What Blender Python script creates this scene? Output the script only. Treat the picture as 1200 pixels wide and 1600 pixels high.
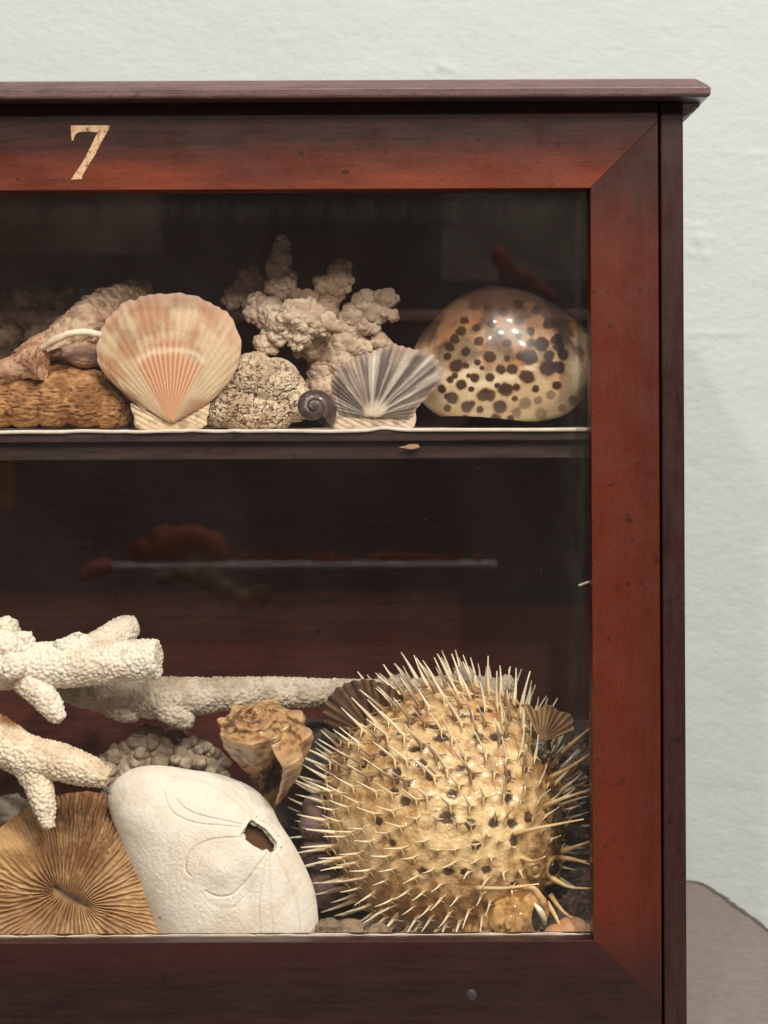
import bpy, math, random
import numpy as np
from mathutils import Vector, Matrix

for o in list(bpy.data.objects):
    bpy.data.objects.remove(o, do_unlink=True)
SC = bpy.context.scene
COL = SC.collection
rng = np.random.default_rng(7)
random.seed(7)

# ------------------------------------------------------------------ calibration
S = 0.0003            # metres per photo pixel on the plane of the door (y = 0)
D = 0.90              # camera distance from that plane
ZC = 0.31             # eye height above the table top
PX0, PY0 = 600.0, 640.0
ROLL = math.radians(0.25)

def W(px, py, d):
    """real place of a thing seen at photo pixel (px, py) and standing d metres behind the door plane"""
    px, py, d = np.broadcast_arrays(np.asarray(px, float), np.asarray(py, float), np.asarray(d, float))
    k = S * (D + d) / D
    u, v = (px - PX0) * k, (PY0 - py) * k
    c, s = math.cos(ROLL), math.sin(ROLL)
    return np.stack([u * c + v * s, d, ZC - u * s + v * c], -1)
def sc(d): return S * (D + d) / D
def X(px): return (px - PX0) * S
def Z(py): return ZC + (PY0 - py) * S

# ------------------------------------------------------------------ camera
cam_d = bpy.data.cameras.new('camera')
cam = bpy.data.objects.new('camera', cam_d); COL.objects.link(cam)
cam.location = (0, -D, ZC)
cam.rotation_euler = (Matrix.Rotation(math.radians(90), 3, 'X') @ Matrix.Rotation(-ROLL, 3, 'Z')).to_euler()
cam_d.sensor_fit = 'HORIZONTAL'; cam_d.sensor_width = 36
cam_d.lens = 36 * D / (1200 * S)
cam_d.shift_y = -(800 - PY0) / 1200
cam_d.clip_start = 0.01; cam_d.clip_end = 60
cam_d.dof.use_dof = True; cam_d.dof.focus_distance = D + 0.03; cam_d.dof.aperture_fstop = 20
SC.camera = cam
SC.render.resolution_x = 768; SC.render.resolution_y = 1024
SC.view_settings.view_transform = 'Standard'; SC.view_settings.look = 'None'
SC.view_settings.exposure = 0.0; SC.view_settings.gamma = 1.0

# ------------------------------------------------------------------ world and lamps (an indoor gallery: ceiling lamps, plus two added ones)
world = bpy.data.worlds.new('World'); SC.world = world; world.use_nodes = True
bg = world.node_tree.nodes['Background']
bg.inputs[0].default_value = (1.0, 0.84, 0.77, 1); bg.inputs[1].default_value = 0.12

def lamp(name, loc, target, size, power, color, spread=180):
    l = bpy.data.lights.new(name, 'AREA'); l.shape = 'DISK'; l.size = size; l.energy = power; l.color = color; l.spread = math.radians(spread)
    o = bpy.data.objects.new(name, l); COL.objects.link(o); o.location = loc
    o.rotation_euler = (Vector(target) - Vector(loc)).to_track_quat('-Z', 'Y').to_euler()
    return o
TG = (0.06, 0.05, 0.2)
WARM = (1.0, 0.92, 0.80)
for lx, ly, lz, p in [(0.20, -2.25, 2.05, 26), (0.80, -2.10, 2.20, 30), (1.45, -1.75, 2.05, 22), (-0.55, -2.35, 1.75, 16),
                      (0.55, -1.35, 2.35, 15), (-0.05, -1.45, 2.25, 13), (0.95, -2.4, 1.65, 18)]:
    lamp('ceiling_or_added_spot', (lx, ly, lz), TG, 0.09, p, WARM)
lamp('ceiling_or_added_spot', (-.1, -.2, 2.3), (0, -1.9, .3), 0.12, 14, WARM, 80)     # added lamp, no known ceiling spot: brightens the objects the pane mirrors
lamp('fill_light', (0.3, -0.6, 2.6), (0.2, 0.3, 0.3), 1.6, 9, (0.78, 0.92, 1.0))  # broad cool fill, added to light the wall softly and evenly

# ------------------------------------------------------------------ numpy noise
_perm = np.random.default_rng(3).permutation(4096)
_val = np.random.default_rng(4).random(4096)
_off = np.random.default_rng(5).random((4096, 3))
def _h(i, j, k):
    return _perm[(_perm[(_perm[i & 4095] + j) & 4095] + k) & 4095]
def vnoise(p):
    p = np.asarray(p, float); f = np.floor(p); i = f.astype(int); t = p - f; t = t * t * t * (t * (t * 6 - 15) + 10)
    r = 0
    for a in (0, 1):
        for b in (0, 1):
            for c in (0, 1):
                w = (t[..., 0] if a else 1 - t[..., 0]) * (t[..., 1] if b else 1 - t[..., 1]) * (t[..., 2] if c else 1 - t[..., 2])
                r = r + w * _val[_h(i[..., 0] + a, i[..., 1] + b, i[..., 2] + c)]
    return r * 2 - 1
def fbm(p, o=4):
    r = 0; a = .5; p = np.asarray(p, float)
    for k in range(o):
        r = r + a * vnoise(p + 17.3 * k); p = p * 2.03; a *= .5
    return r
def worley(p):
    p = np.asarray(p, float); i = np.floor(p).astype(int)
    f1 = np.full(p.shape[:-1], 9.); f2 = f1.copy()
    for a in (-1, 0, 1):
        for b in (-1, 0, 1):
            for c in (-1, 0, 1):
                q = i + np.array((a, b, c)); o = _off[_h(q[..., 0], q[..., 1], q[..., 2])]
                dd = np.linalg.norm(q + o - p, axis=-1)
                f2 = np.minimum(f2, np.maximum(f1, dd)); f1 = np.minimum(f1, dd)
    return f1, f2
def sstep(a, b, x):
    t = np.clip((x - a) / (b - a), 0, 1); return t * t * (3 - 2 * t)
def mix(a, b, t):
    t = np.asarray(t)[..., None]; return np.asarray(a) * (1 - t) + np.asarray(b) * t
def srgb(r, g, b):
    c = np.array((r, g, b)) / 255.; return np.where(c <= .04045, c / 12.92, ((c + .055) / 1.055) ** 2.4)

# ------------------------------------------------------------------ meshes
def gridF(nu, nv, wu=False, wv=False):
    i = np.arange(nu if wu else nu - 1); j = np.arange(nv if wv else nv - 1)
    I, J = np.meshgrid(i, j, indexing='ij'); I2 = (I + 1) % nu; J2 = (J + 1) % nv
    return np.stack([I * nv + J, I2 * nv + J, I2 * nv + J2, I * nv + J2], -1).reshape(-1, 4)
def mesh_np(name, V, F, col=None, smooth=True):
    V = np.asarray(V, float).reshape(-1, 3); me = bpy.data.meshes.new(name)
    if isinstance(F, np.ndarray):
        n = F.shape[1]; me.vertices.add(len(V)); me.vertices.foreach_set('co', V.astype(np.float32).ravel())
        me.loops.add(F.size); me.loops.foreach_set('vertex_index', F.astype(np.int32).ravel())
        me.polygons.add(len(F)); me.polygons.foreach_set('loop_start', (np.arange(len(F)) * n).astype(np.int32))
        me.update(calc_edges=True)
    else:
        me.from_pydata([tuple(v) for v in V], [], F)
    me.validate()
    if col is not None:
        c = np.ones((len(V), 4), np.float32); c[:, :3] = np.asarray(col).reshape(-1, 3)
        at = me.color_attributes.new('Col', 'FLOAT_COLOR', 'POINT'); at.data.foreach_set('color', c.ravel())
    if smooth: me.polygons.foreach_set('use_smooth', np.ones(len(me.polygons), bool))
    me.update(); return me
def mk(name, V, F, mat, root=None, col=None, smooth=True):
    """links ONE mesh object; a child of root, or a thing of its own with its origin at its base"""
    V = np.asarray(V, float).reshape(-1, 3)
    L = np.array(root['at']) if root is not None else np.array([(V[:, 0].min() + V[:, 0].max()) / 2, (V[:, 1].min() + V[:, 1].max()) / 2, V[:, 2].min()])
    o = bpy.data.objects.new(name, mesh_np(name, V - L, F, col, smooth)); COL.objects.link(o)
    if mat: o.data.materials.append(mat)
    if root is not None: o.parent = root if root.type == 'EMPTY' or True else None
    else: o.location = L
    o['at'] = [float(x) for x in L]
    return o
def tag(o, label, cat, group=None, kind=None):
    if kind: o['kind'] = kind
    if label: o['label'] = label
    if cat: o['category'] = cat
    if group: o['group'] = group
    return o
def thing(name, loc, label, cat, group=None):
    o = bpy.data.objects.new(name, None); COL.objects.link(o); o.location = loc; o.empty_display_size = .01
    o['at'] = [float(x) for x in loc]
    return tag(o, label, cat, group)
def bevel(o, w, n=2):
    m = o.modifiers.new('bevel', 'BEVEL'); m.width = w; m.segments = n; m.limit_method = 'ANGLE'; m.angle_limit = math.radians(25); return o
def solid(o, t, toward=(0, -1, 0)):
    me = o.data; n = np.empty(len(me.polygons) * 3, np.float32); me.polygons.foreach_get('normal', n)
    a = np.empty(len(me.polygons), np.float32); me.polygons.foreach_get('area', a)
    if toward is not None and ((n.reshape(-1, 3) @ np.array(toward)) * a).sum() < 0: me.flip_normals()
    m = o.modifiers.new('solid', 'SOLIDIFY'); m.thickness = t; m.offset = -1; return o
def boxV(x0, x1, y0, y1, z0, z1):
    V = [(x, y, z) for z in (z0, z1) for x, y in ((x0, y0), (x1, y0), (x1, y1), (x0, y1))]
    return np.array(V), [(3, 2, 1, 0), (4, 5, 6, 7), (0, 1, 5, 4), (1, 2, 6, 5), (2, 3, 7, 6), (3, 0, 4, 7)]
def box(name, x0, x1, y0, y1, z0, z1, mat, root=None, bw=0.0005):
    V, F = boxV(x0, x1, y0, y1, z0, z1); o = mk(name, V, F, mat, root, smooth=False)
    return bevel(o, bw) if bw else o
def prism(poly, y0, y1):
    """polygon in (x, z), counter-clockwise as seen from the front, pulled from y0 back to y1"""
    n = len(poly); V = [(x, y0, z) for x, z in poly] + [(x, y1, z) for x, z in poly]
    F = [tuple(range(n)), tuple(range(2 * n - 1, n - 1, -1))] + [(i, i + n, (i + 1) % n + n, (i + 1) % n) for i in range(n)]
    return np.array(V), F
def spline(pts, n):
    P = np.asarray(pts, float); t = np.linspace(0, len(P) - 1, n); i = np.clip(t.astype(int), 0, len(P) - 2); f = (t - i)[:, None]
    g = lambda k: P[np.clip(k, 0, len(P) - 1)]
    a, b, c, e = g(i - 1), g(i), g(i + 1), g(i + 2)
    return .5 * (2 * b + (c - a) * f + (2 * a - 5 * b + 4 * c - e) * f ** 2 + (3 * b - a - 3 * c + e) * f ** 3)
def tubeVF(path, rad, n=24, m=16):
    P = spline(path, n); R = spline(np.asarray(rad, float)[:, None], n)[:, 0]
    T = np.gradient(P, axis=0); T /= np.linalg.norm(T, axis=1)[:, None]
    up = np.array((0, 1., 0)) if abs(T[0, 1]) < .9 else np.array((1., 0, 0)); A = []
    for k in range(n):
        a = up - T[k] * (up @ T[k]); a /= np.linalg.norm(a); up = a; A.append(a)
    A = np.array(A); B = np.cross(T, A); th = np.linspace(0, 2 * np.pi, m, endpoint=False)
    V = P[:, None] + R[:, None, None] * (np.cos(th)[None, :, None] * A[:, None] + np.sin(th)[None, :, None] * B[:, None])
    F = [tuple(f) for f in gridF(n, m, False, True)]
    return V.reshape(-1, 3), F + [tuple(range(m)), tuple(range(n * m - 1, (n - 1) * m - 1, -1))]
def ballVF(c, r, n=16):
    th = np.linspace(0, np.pi, n)[1:-1]; ph = np.linspace(0, 2 * np.pi, 2 * n, endpoint=False); r = np.broadcast_to(r, (3,))
    V = np.array([(math.sin(t) * math.cos(p), math.sin(t) * math.sin(p), math.cos(t)) for t in th for p in ph])
    k = len(ph); V = np.vstack([V, [0, 0, 1], [0, 0, -1]]); N = len(th) * k
    F = [tuple(f[::-1]) for f in gridF(len(th), k, False, True)]
    F = [(a, b, c_, d_) for a, b, c_, d_ in F] + [(N, (j + 1) % k, j) for j in range(k)][::-1]
    F += [(N + 1, N - k + j, N - k + (j + 1) % k) for j in range(k)]
    return V * r + np.asarray(c), F
def cat_(parts):
    V = []; F = []; n = 0
    for v, f in parts:
        V.append(v); F += [tuple(int(i) + n for i in q) for q in f]; n += len(v)
    return np.vstack(V), F
def fuse(parts, voxel, smooth_it=3):
    """one continuous skin round overlapping lumps; returns verts, normals, faces"""
    V, F = cat_(parts); me = mesh_np('tmp', V, F); o = bpy.data.objects.new('tmp', me); COL.objects.link(o)
    m = o.modifiers.new('r', 'REMESH'); m.mode = 'VOXEL'; m.voxel_size = voxel
    s = o.modifiers.new('s', 'SMOOTH'); s.factor = .5; s.iterations = smooth_it
    dg = bpy.context.evaluated_depsgraph_get(); e = o.evaluated_get(dg); em = e.to_mesh()
    n = len(em.vertices); P = np.empty(n * 3, np.float32); em.vertices.foreach_get('co', P); N = np.empty(n * 3, np.float32)
    em.vertices.foreach_get('normal', N)
    Q = np.empty(len(em.loops), np.int32); em.loops.foreach_get('vertex_index', Q)
    ok = len(em.polygons) * 4 == len(em.loops)
    Fs = Q.reshape(-1, 4) if ok else [tuple(p.vertices) for p in em.polygons]
    e.to_mesh_clear(); bpy.data.objects.remove(o); bpy.data.meshes.remove(me)
    return P.reshape(-1, 3).astype(float), N.reshape(-1, 3).astype(float), Fs

# ------------------------------------------------------------------ materials
def new_mat(name):
    m = bpy.data.materials.new(name); m.use_nodes = True; nt = m.node_tree
    return m, nt, nt.nodes, nt.links, nt.nodes['Principled BSDF']
def ramp(nt, fac, stops):
    r = nt.nodes.new('ShaderNodeValToRGB'); e = r.color_ramp.elements
    while len(e) < len(stops): e.new(.5)
    for el, (p, c) in zip(e, stops):
        el.position = p; el.color = (*c, 1) if len(c) == 3 else c
    nt.links.new(fac, r.inputs[0]); return r.outputs[0]
def noise(nt, vec, scale, detail=4, rough=.55):
    n = nt.nodes.new('ShaderNodeTexNoise'); n.inputs['Scale'].default_value = scale; n.inputs['Detail'].default_value = detail
    n.inputs['Roughness'].default_value = rough
    if vec is not None: nt.links.new(vec, n.inputs['Vector'])
    return n.outputs['Fac']
def mapping(nt, vec, scale):
    m = nt.nodes.new('ShaderNodeMapping'); m.inputs['Scale'].default_value = scale; nt.links.new(vec, m.inputs['Vector']); return m.outputs[0]
def mixc(nt, a, b, fac, mode='MIX'):
    m = nt.nodes.new('ShaderNodeMix'); m.data_type = 'RGBA'; m.blend_type = mode
    for s, v in ((m.inputs[6], a), (m.inputs[7], b)):
        if isinstance(v, (tuple, list, np.ndarray)): s.default_value = (*v[:3], 1)
        else: nt.links.new(v, s)
    if isinstance(fac, float): m.inputs[0].default_value = fac
    else: nt.links.new(fac, m.inputs[0])
    return m.outputs[2]
def bump(nt, h, strength, dist, b):
    n = nt.nodes.new('ShaderNodeBump'); n.inputs['Strength'].default_value = strength; n.inputs['Distance'].default_value = dist
    nt.links.new(h, n.inputs['Height']); nt.links.new(n.outputs[0], b.inputs['Normal'])
def objco(nt): return nt.nodes.new('ShaderNodeTexCoord').outputs['Object']

def vcol_mat(name, rough=.7, coat=0., mott=.18, mscale=900, bstr=.3, bscale=2500, bdist=.0002, sss=0., spec=.4):
    """colour comes from the thing's own pigment (a vertex attribute), broken up with fine mottling"""
    m, nt, N, L, b = new_mat(name); a = N.new('ShaderNodeAttribute'); a.attribute_name = 'Col'
    co = objco(nt); n = noise(nt, co, mscale, 5, .65)
    g = ramp(nt, n, [(.3, (1 - mott,) * 3), (.7, (1 + mott * .6,) * 3)])
    L.new(mixc(nt, a.outputs['Color'], g, 1.0, 'MULTIPLY'), b.inputs['Base Color'])
    b.inputs['Roughness'].default_value = rough; b.inputs['Coat Weight'].default_value = coat; b.inputs['Coat Roughness'].default_value = .08
    b.inputs['Specular IOR Level'].default_value = spec
    if sss:
        b.inputs['Subsurface Weight'].default_value = sss; b.inputs['Subsurface Radius'].default_value = (1, .6, .35); b.inputs['Subsurface Scale'].default_value = .002
    if bstr: bump(nt, noise(nt, co, bscale, 4, .6), bstr, bdist, b)
    return m
def wood_mat(name, dark, mid, red, axis, red_amt=.5, rough=.38, coat=.25, edge_tint=None, ends=None):
    """old varnished mahogany: fine grain along axis, darker and redder streaks, scuffs"""
    m, nt, N, L, b = new_mat(name); co = objco(nt)
    s = {'x': (6, 60, 60), 'z': (60, 60, 6), 'y': (60, 6, 60)}[axis]
    v = mapping(nt, co, s)
    grain = noise(nt, v, 6, 8, .7); broad = noise(nt, mapping(nt, co, tuple(q / 8 for q in s)), 3.2, 4, .5)
    c = ramp(nt, grain, [(.34, tuple(np.array(mid) * .35 + np.array(dark) * .4)), (.5, mid), (.68, tuple(np.array(mid) * 1.45))])
    rf = ramp(nt, broad, [(.62 - .4 * red_amt, (0, 0, 0)), (.86 - .3 * red_amt, (1, 1, 1))])
    c = mixc(nt, c, mixc(nt, red, c, .35), rf)
    if edge_tint:                        # redder tint towards one long edge, uneven along it
        ax, a0, a1, tint_col = edge_tint
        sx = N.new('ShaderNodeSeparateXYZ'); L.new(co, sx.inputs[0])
        mr = N.new('ShaderNodeMapRange'); mr.label = 'edge_tint'; mr.inputs[1].default_value = a0; mr.inputs[2].default_value = a1; mr.interpolation_type = 'SMOOTHSTEP'
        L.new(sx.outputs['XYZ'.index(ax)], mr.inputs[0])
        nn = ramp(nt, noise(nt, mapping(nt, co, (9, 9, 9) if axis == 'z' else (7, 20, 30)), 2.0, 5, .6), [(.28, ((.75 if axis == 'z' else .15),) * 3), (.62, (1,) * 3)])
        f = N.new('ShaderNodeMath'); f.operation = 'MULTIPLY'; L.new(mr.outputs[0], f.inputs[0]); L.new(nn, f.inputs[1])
        c = mixc(nt, c, mixc(nt, tint_col, c, .3), f.outputs[0])
    if ends:                        # darker towards the two ends of the board, in uneven streaks
        sz = N.new('ShaderNodeSeparateXYZ'); L.new(co, sz.inputs[0]); fs = []
        st = noise(nt, mapping(nt, co, (50, 50, 4)), 2.5, 4, .6)
        for z0, z1 in ends:
            jt = N.new('ShaderNodeMath'); jt.operation = 'MULTIPLY_ADD'; L.new(st, jt.inputs[0]); jt.inputs[1].default_value = .030; L.new(sz.outputs[2], jt.inputs[2])
            r = N.new('ShaderNodeMapRange'); r.interpolation_type = 'SMOOTHSTEP'; r.inputs[1].default_value = min(z0, z1) + .015; r.inputs[2].default_value = max(z0, z1) + .015
            if z0 > z1: r.inputs[3].default_value, r.inputs[4].default_value = 1, 0
            L.new(jt.outputs[0], r.inputs[0]); fs.append(r.outputs[0])
        mxm = N.new('ShaderNodeMath'); mxm.operation = 'MAXIMUM'; L.new(fs[0], mxm.inputs[0]); L.new(fs[1], mxm.inputs[1])
        sc_ = N.new('ShaderNodeMath'); sc_.operation = 'MULTIPLY'; sc_.inputs[1].default_value = .85; L.new(mxm.outputs[0], sc_.inputs[0])
        c = mixc(nt, c, (.026, .0095, .0085), sc_.outputs[0])
    spots = noise(nt, co, 170, 3, .5)
    c = mixc(nt, c, dark, ramp(nt, spots, [(.66, (0, 0, 0)), (.74, (.8, .8, .8))]))
    fine = noise(nt, co, 1500, 3, .7)
    c = mixc(nt, c, ramp(nt, fine, [(.3, (.62,) * 3), (.7, (1.3,) * 3)]), 1.0, 'MULTIPLY')
    pores = noise(nt, mapping(nt, co, tuple(k_ * 5 for k_ in s)), 6, 3, .6)
    c = mixc(nt, c, ramp(nt, pores, [(.32, (.66,) * 3), (.46, (1.0,) * 3)]), 1.0, 'MULTIPLY')
    L.new(c, b.inputs['Base Color'])
    b.inputs['Specular IOR Level'].default_value = .22; b.inputs['Coat Weight'].default_value = coat * .5; b.inputs['Coat Roughness'].default_value = .3
    L.new(ramp(nt, noise(nt, co, 60, 5, .6), [(.3, (rough - .08,) * 3), (.7, (rough + .15,) * 3)]), b.inputs['Roughness'])
    bump(nt, grain, .25, .0003, b)
    return m
def plain_mat(name, c0, c1, scale=300, rough=.7, bstr=.3, bdist=.0003, bscale=None):
    m, nt, N, L, b = new_mat(name); co = objco(nt)
    L.new(ramp(nt, noise(nt, co, scale, 6, .6), [(.3, c0), (.7, c1)]), b.inputs['Base Color'])
    b.inputs['Roughness'].default_value = rough
    bump(nt, noise(nt, co, bscale or scale * 2, 5, .6), bstr, bdist, b); return m

# ------------------------------------------------------------------ setting: wall
m, nt, N, L, b = new_mat('wall_paint'); co = objco(nt)
pc = ramp(nt, noise(nt, co, 5, 5, .55), [(.3, (.462, .512, .526)), (.7, (.495, .536, .546))])
L.new(pc, b.inputs['Base Color']); b.inputs['Roughness'].default_value = .75
h1 = noise(nt, mapping(nt, co, (1, 1, 1.4)), 120, 5, .6); h2 = noise(nt, co, 14, 3, .5); h3 = noise(nt, co, 330, 3, .6)
mth = N.new('ShaderNodeMath'); mth.operation = 'MULTIPLY_ADD'; mth.inputs[1].default_value = .8; L.new(h2, mth.inputs[0]); L.new(h1, mth.inputs[2])
mt2 = N.new('ShaderNodeMath'); mt2.operation = 'MULTIPLY_ADD'; mt2.inputs[1].default_value = .15; L.new(h3, mt2.inputs[0]); L.new(mth.outputs[0], mt2.inputs[2])
bump(nt, mt2.outputs[0], .32, .0028, b)
WALL = m
# plaster with slight real lumps and patches
wy = .40
gx, gz = np.meshgrid(np.linspace(-.35, .42, 420), np.linspace(-.25, .72, 520), indexing='ij')
def patch(px, py, rx, ry, h):
    q = W(px, py, wy); return h * np.exp(-((gx - q[..., 0]) / (rx * sc(wy))) ** 2 - ((gz - q[..., 2]) / (ry * sc(wy))) ** 2)
hgt = .0005 * fbm(np.stack([gx * 30, gz * 45, gx * 0], -1), 4)
for px, py, rx, ry, h in [(690, 102, 9, 8, .0012), (706, 108, 6, 5, .001), (672, 112, 5, 4, .0008), (1092, 372, 8, 12, .0013), (1103, 400, 6, 8, .001),
                          (1080, 396, 5, 5, .0008), (1110, 372, 6, 5, .0009), (960, 70, 12, 3, .0006), (1180, 240, 40, 3, .0006), (1120, 521, 60, 3, .0007),
                          (1040, 40, 20, 3, .0005), (450, 60, 16, 4, .0006), (1090, 352, 10, 3, .0008)]:
    hgt = hgt + patch(px, py, rx, ry, h)
V = np.stack([gx, wy - hgt, gz], -1)
o = tag(mk('wall', V, gridF(420, 520), WALL), None, None, kind='structure')
V = np.array([(-3, wy + .003, -1), (3, wy + .003, -1), (3, wy + .003, 2.8), (-3, wy + .003, 2.8)])
# one wall: the fine sheet lies on the plain one that carries on beyond the frame
o2 = mk('wall', V, [(0, 1, 2, 3)], WALL, smooth=False); tag(o2, None, None, kind='structure')

# ------------------------------------------------------------------ table
TABLE = plain_mat('table_laminate', srgb(108, 98, 96), srgb(128, 116, 111), 190, .5, .2, .0003)
EDGE = plain_mat('table_edge', srgb(70, 66, 58), srgb(105, 100, 88), 400, .6, .3, .0003)
def T(px, py):
    dist = ZC * D / ((py - PY0) * S); return ((px - PX0) * S * dist / D, dist - D)
edge = [(-.9, T(1072, 1381)[1])] + [T(*q) for q in [(900, 1379), (1072, 1381), (1088, 1383.5), (1104, 1391), (1125, 1406), (1150, 1424), (1200, 1461), (1290, 1532), (1420, 1650)]]
edge += [(edge[-1][0], -.25), (-.9, -.25)]
e = np.array(edge); mid = spline(e[2:10], 60)
mid[:, 0] += .0006 * vnoise(np.stack([np.arange(60) * .45, np.zeros(60), np.zeros(60)], -1)); mid[:, 1] += .0012 * vnoise(np.stack([np.arange(60) * .8, np.ones(60), np.zeros(60)], -1))
poly = [tuple(e[0])] + [tuple(e[1])] + [tuple(q) for q in mid] + [tuple(q) for q in e[10:]]
poly = poly[::-1]                       # seen from above
tab = thing('table', (0, .1, -.03), 'grey-brown table top with a worn dark edge and rounded corner under the case', 'table')
def slab(poly, z0, z1):
    n = len(poly); V = [(x, y, z0) for x, y in poly] + [(x, y, z1) for x, y in poly]
    return np.array(V), [tuple(range(n - 1, -1, -1)), tuple(range(n, 2 * n))] + [(i, (i + 1) % n, (i + 1) % n + n, i + n) for i in range(n)]
area = sum(poly[i][0] * poly[(i + 1) % len(poly)][1] - poly[(i + 1) % len(poly)][0] * poly[i][1] for i in range(len(poly)))
if area < 0: poly = poly[::-1]
V, F = slab(poly, -.025, 0.0); mk('tabletop', V, F, TABLE, tab, smooth=False)
P = np.array(poly); nxt = np.roll(P, -1, 0) - np.roll(P, 1, 0); nn = np.stack([nxt[:, 1], -nxt[:, 0]], 1); nn /= np.linalg.norm(nn, axis=1)[:, None]
w_ = .0022 + .0010 * vnoise(np.stack([np.arange(len(P)) * .7, np.zeros(len(P)), np.ones(len(P))], -1))
ring = np.stack([P, P + nn * w_[:, None]], 1)
V = np.concatenate([np.concatenate([ring, np.full(ring.shape[:2] + (1,), .0008)], -1), np.concatenate([ring[:, ::-1], np.full(ring.shape[:2] + (1,), -.026)], -1)], 1)
mk('edge_band', V, gridF(len(P), 4, True, True), EDGE, tab, smooth=False)

# ------------------------------------------------------------------ the display case
DK, PURP, RED = (.010, .0045, .0040), (.034, .0106, .0092), (.092, .0160, .0078)
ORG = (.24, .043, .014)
IN_T, IN_B, IN_L, IN_R = 295, 1471, -672, 924
OUT_T, OUT_B, OUT_L, OUT_R = 191, 1576, -776, 1030
CASE = thing('display_case', (X(130), .08, 0), 'glazed red-brown mahogany display case numbered 7 with one inner shelf', 'display case')
W_TOP = wood_mat('mahogany_top_rail', DK, PURP, (.075, .018, .012), 'x', .5, edge_tint=('Z', Z(212), Z(280), ORG))
W_STI = wood_mat('mahogany_stile', (.03, .008, .006), (.056, .0120, .0072), RED, 'z', .75, edge_tint=('X', X(1034), X(950), (.120, .0205, .0088)), ends=((Z(410), Z(255)), (Z(1400), Z(1560))))
W_BOT = wood_mat('mahogany_bottom_rail', (.011, .006, .0055), (.021, .0090, .0090), (.034, .0098, .0088), 'x', .35, edge_tint=('Z', Z(1550), Z(1476), (.046, .0120, .0100)))
W_CAR = wood_mat('mahogany_carcass', (.014, .007, .0065), (.030, .012, .0105), (.040, .013, .0105), 'z', .3)
W_CAP = wood_mat('mahogany_cap', (.07, .038, .036), (.120, .074, .070), (.13, .068, .064), 'x', .4, rough=.34, coat=.8)
W_SHELF = wood_mat('shelf_wood', (.016, .010, .009), (.044, .026, .023), (.044, .022, .018), 'x', .3)
W_IN = wood_mat('inner_wood', (.032, .0090, .0066), (.086, .0195, .0130), (.11, .021, .0130), 'x', .4, rough=.6, coat=0)
# object-space edge tint coordinates: the case origin is the parent point, so shift them
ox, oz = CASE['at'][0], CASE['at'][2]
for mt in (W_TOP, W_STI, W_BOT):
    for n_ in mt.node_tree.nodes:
        if n_.type == 'MAP_RANGE' and n_.label == 'edge_tint':
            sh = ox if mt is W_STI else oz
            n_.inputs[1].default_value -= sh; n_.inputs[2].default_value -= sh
g = .00012                                  # hairline at the mitres
def board(name, pts, mat):
    V, F = prism([(X(a), Z(b)) for a, b in pts], 0.0, .016); return bevel(mk(name, V, F, mat, CASE, smooth=False), .00022, 2)
q = .10
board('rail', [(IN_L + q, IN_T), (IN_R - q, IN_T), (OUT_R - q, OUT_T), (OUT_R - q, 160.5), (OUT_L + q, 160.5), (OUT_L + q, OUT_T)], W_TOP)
board('rail', [(OUT_L + q, OUT_B), (OUT_L + q, 1640), (OUT_R - q, 1640), (OUT_R - q, OUT_B), (IN_R - q, IN_B), (IN_L + q, IN_B)], W_BOT)
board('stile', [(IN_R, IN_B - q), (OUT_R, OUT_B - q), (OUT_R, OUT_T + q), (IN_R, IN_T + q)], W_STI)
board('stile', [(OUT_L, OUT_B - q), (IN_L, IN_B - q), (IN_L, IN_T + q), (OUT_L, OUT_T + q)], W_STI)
CT = Z(159)
box('side_panel', X(1034.5), X(1070), .0012, .178, .0, CT - .0002, W_CAR, CASE, .0008)
box('side_panel', X(-816), X(-780.5), .0012, .178, .0, CT - .0002, W_CAR, CASE, .0008)
box('carcass_rail', X(-780), X(1034), .0165, .1775, Z(187), CT - .0002, W_CAR, CASE, .0005)
box('carcass_rail', X(-780), X(1034), .0022, .1775, .0, Z(1641), W_BOT, CASE, .0005)
box('back_panel', X(-780), X(1034), .160, .168, Z(1579), Z(187.5), W_IN, CASE, 0)
FLOOR_Z = Z(1522)
box('floor_board', X(-780), X(1034), .0165, .1595, Z(1578), FLOOR_Z, W_IN, CASE, 0)
for xa, xb in ((1012, 1034.2), (-780, -758)):           # inner lining strips behind the door stiles
    box('lining_strip', X(xa), X(xb), .0165, .1598, FLOOR_Z + .0002, Z(187.8), W_IN, CASE, 0)
# moulded cap, chamfered along front and right end
x0, x1, y0, y1 = X(-852), X(1106), -.0125, .188
zz = [Z(160), Z(157), Z(146), Z(143), Z(130), Z(128.5)]
ins = [.0012, 0, 0, .0004, .0052, .0062]
V = []
for z_, i_ in zip(zz, ins): V += [(x0 + i_, y0 + i_, z_), (x1 - i_, y0 + i_, z_), (x1 - i_, y1 - i_, z_), (x0 + i_, y1 - i_, z_)]
V = np.array(V); F = [(3, 2, 1, 0), tuple(20 + k for k in range(4))] + [(4 * r + k, 4 * r + (k + 1) % 4, 4 * r + 4 + (k + 1) % 4, 4 * r + 4 + k) for r in range(5) for k in range(4)]
bevel(mk('cap', V, F, W_CAP, CASE, smooth=False), .0010, 3)
# cove moulding under the cap along the right-hand side
DUST = plain_mat('dusty_moulding', srgb(140, 132, 128), srgb(222, 218, 214), 500, .8, .5, .0006)
prof = [(1070.3, 160.5), (1100, 160.5), (1099, 165), (1094, 168), (1092, 172), (1084, 176), (1076, 181), (1070.3, 183)]
V, F = prism([(X(a), Z(b)) for a, b in prof][::-1], .006, .17); bevel(mk('cove_moulding', V, F, DUST, CASE, smooth=False), .0004)
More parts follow.
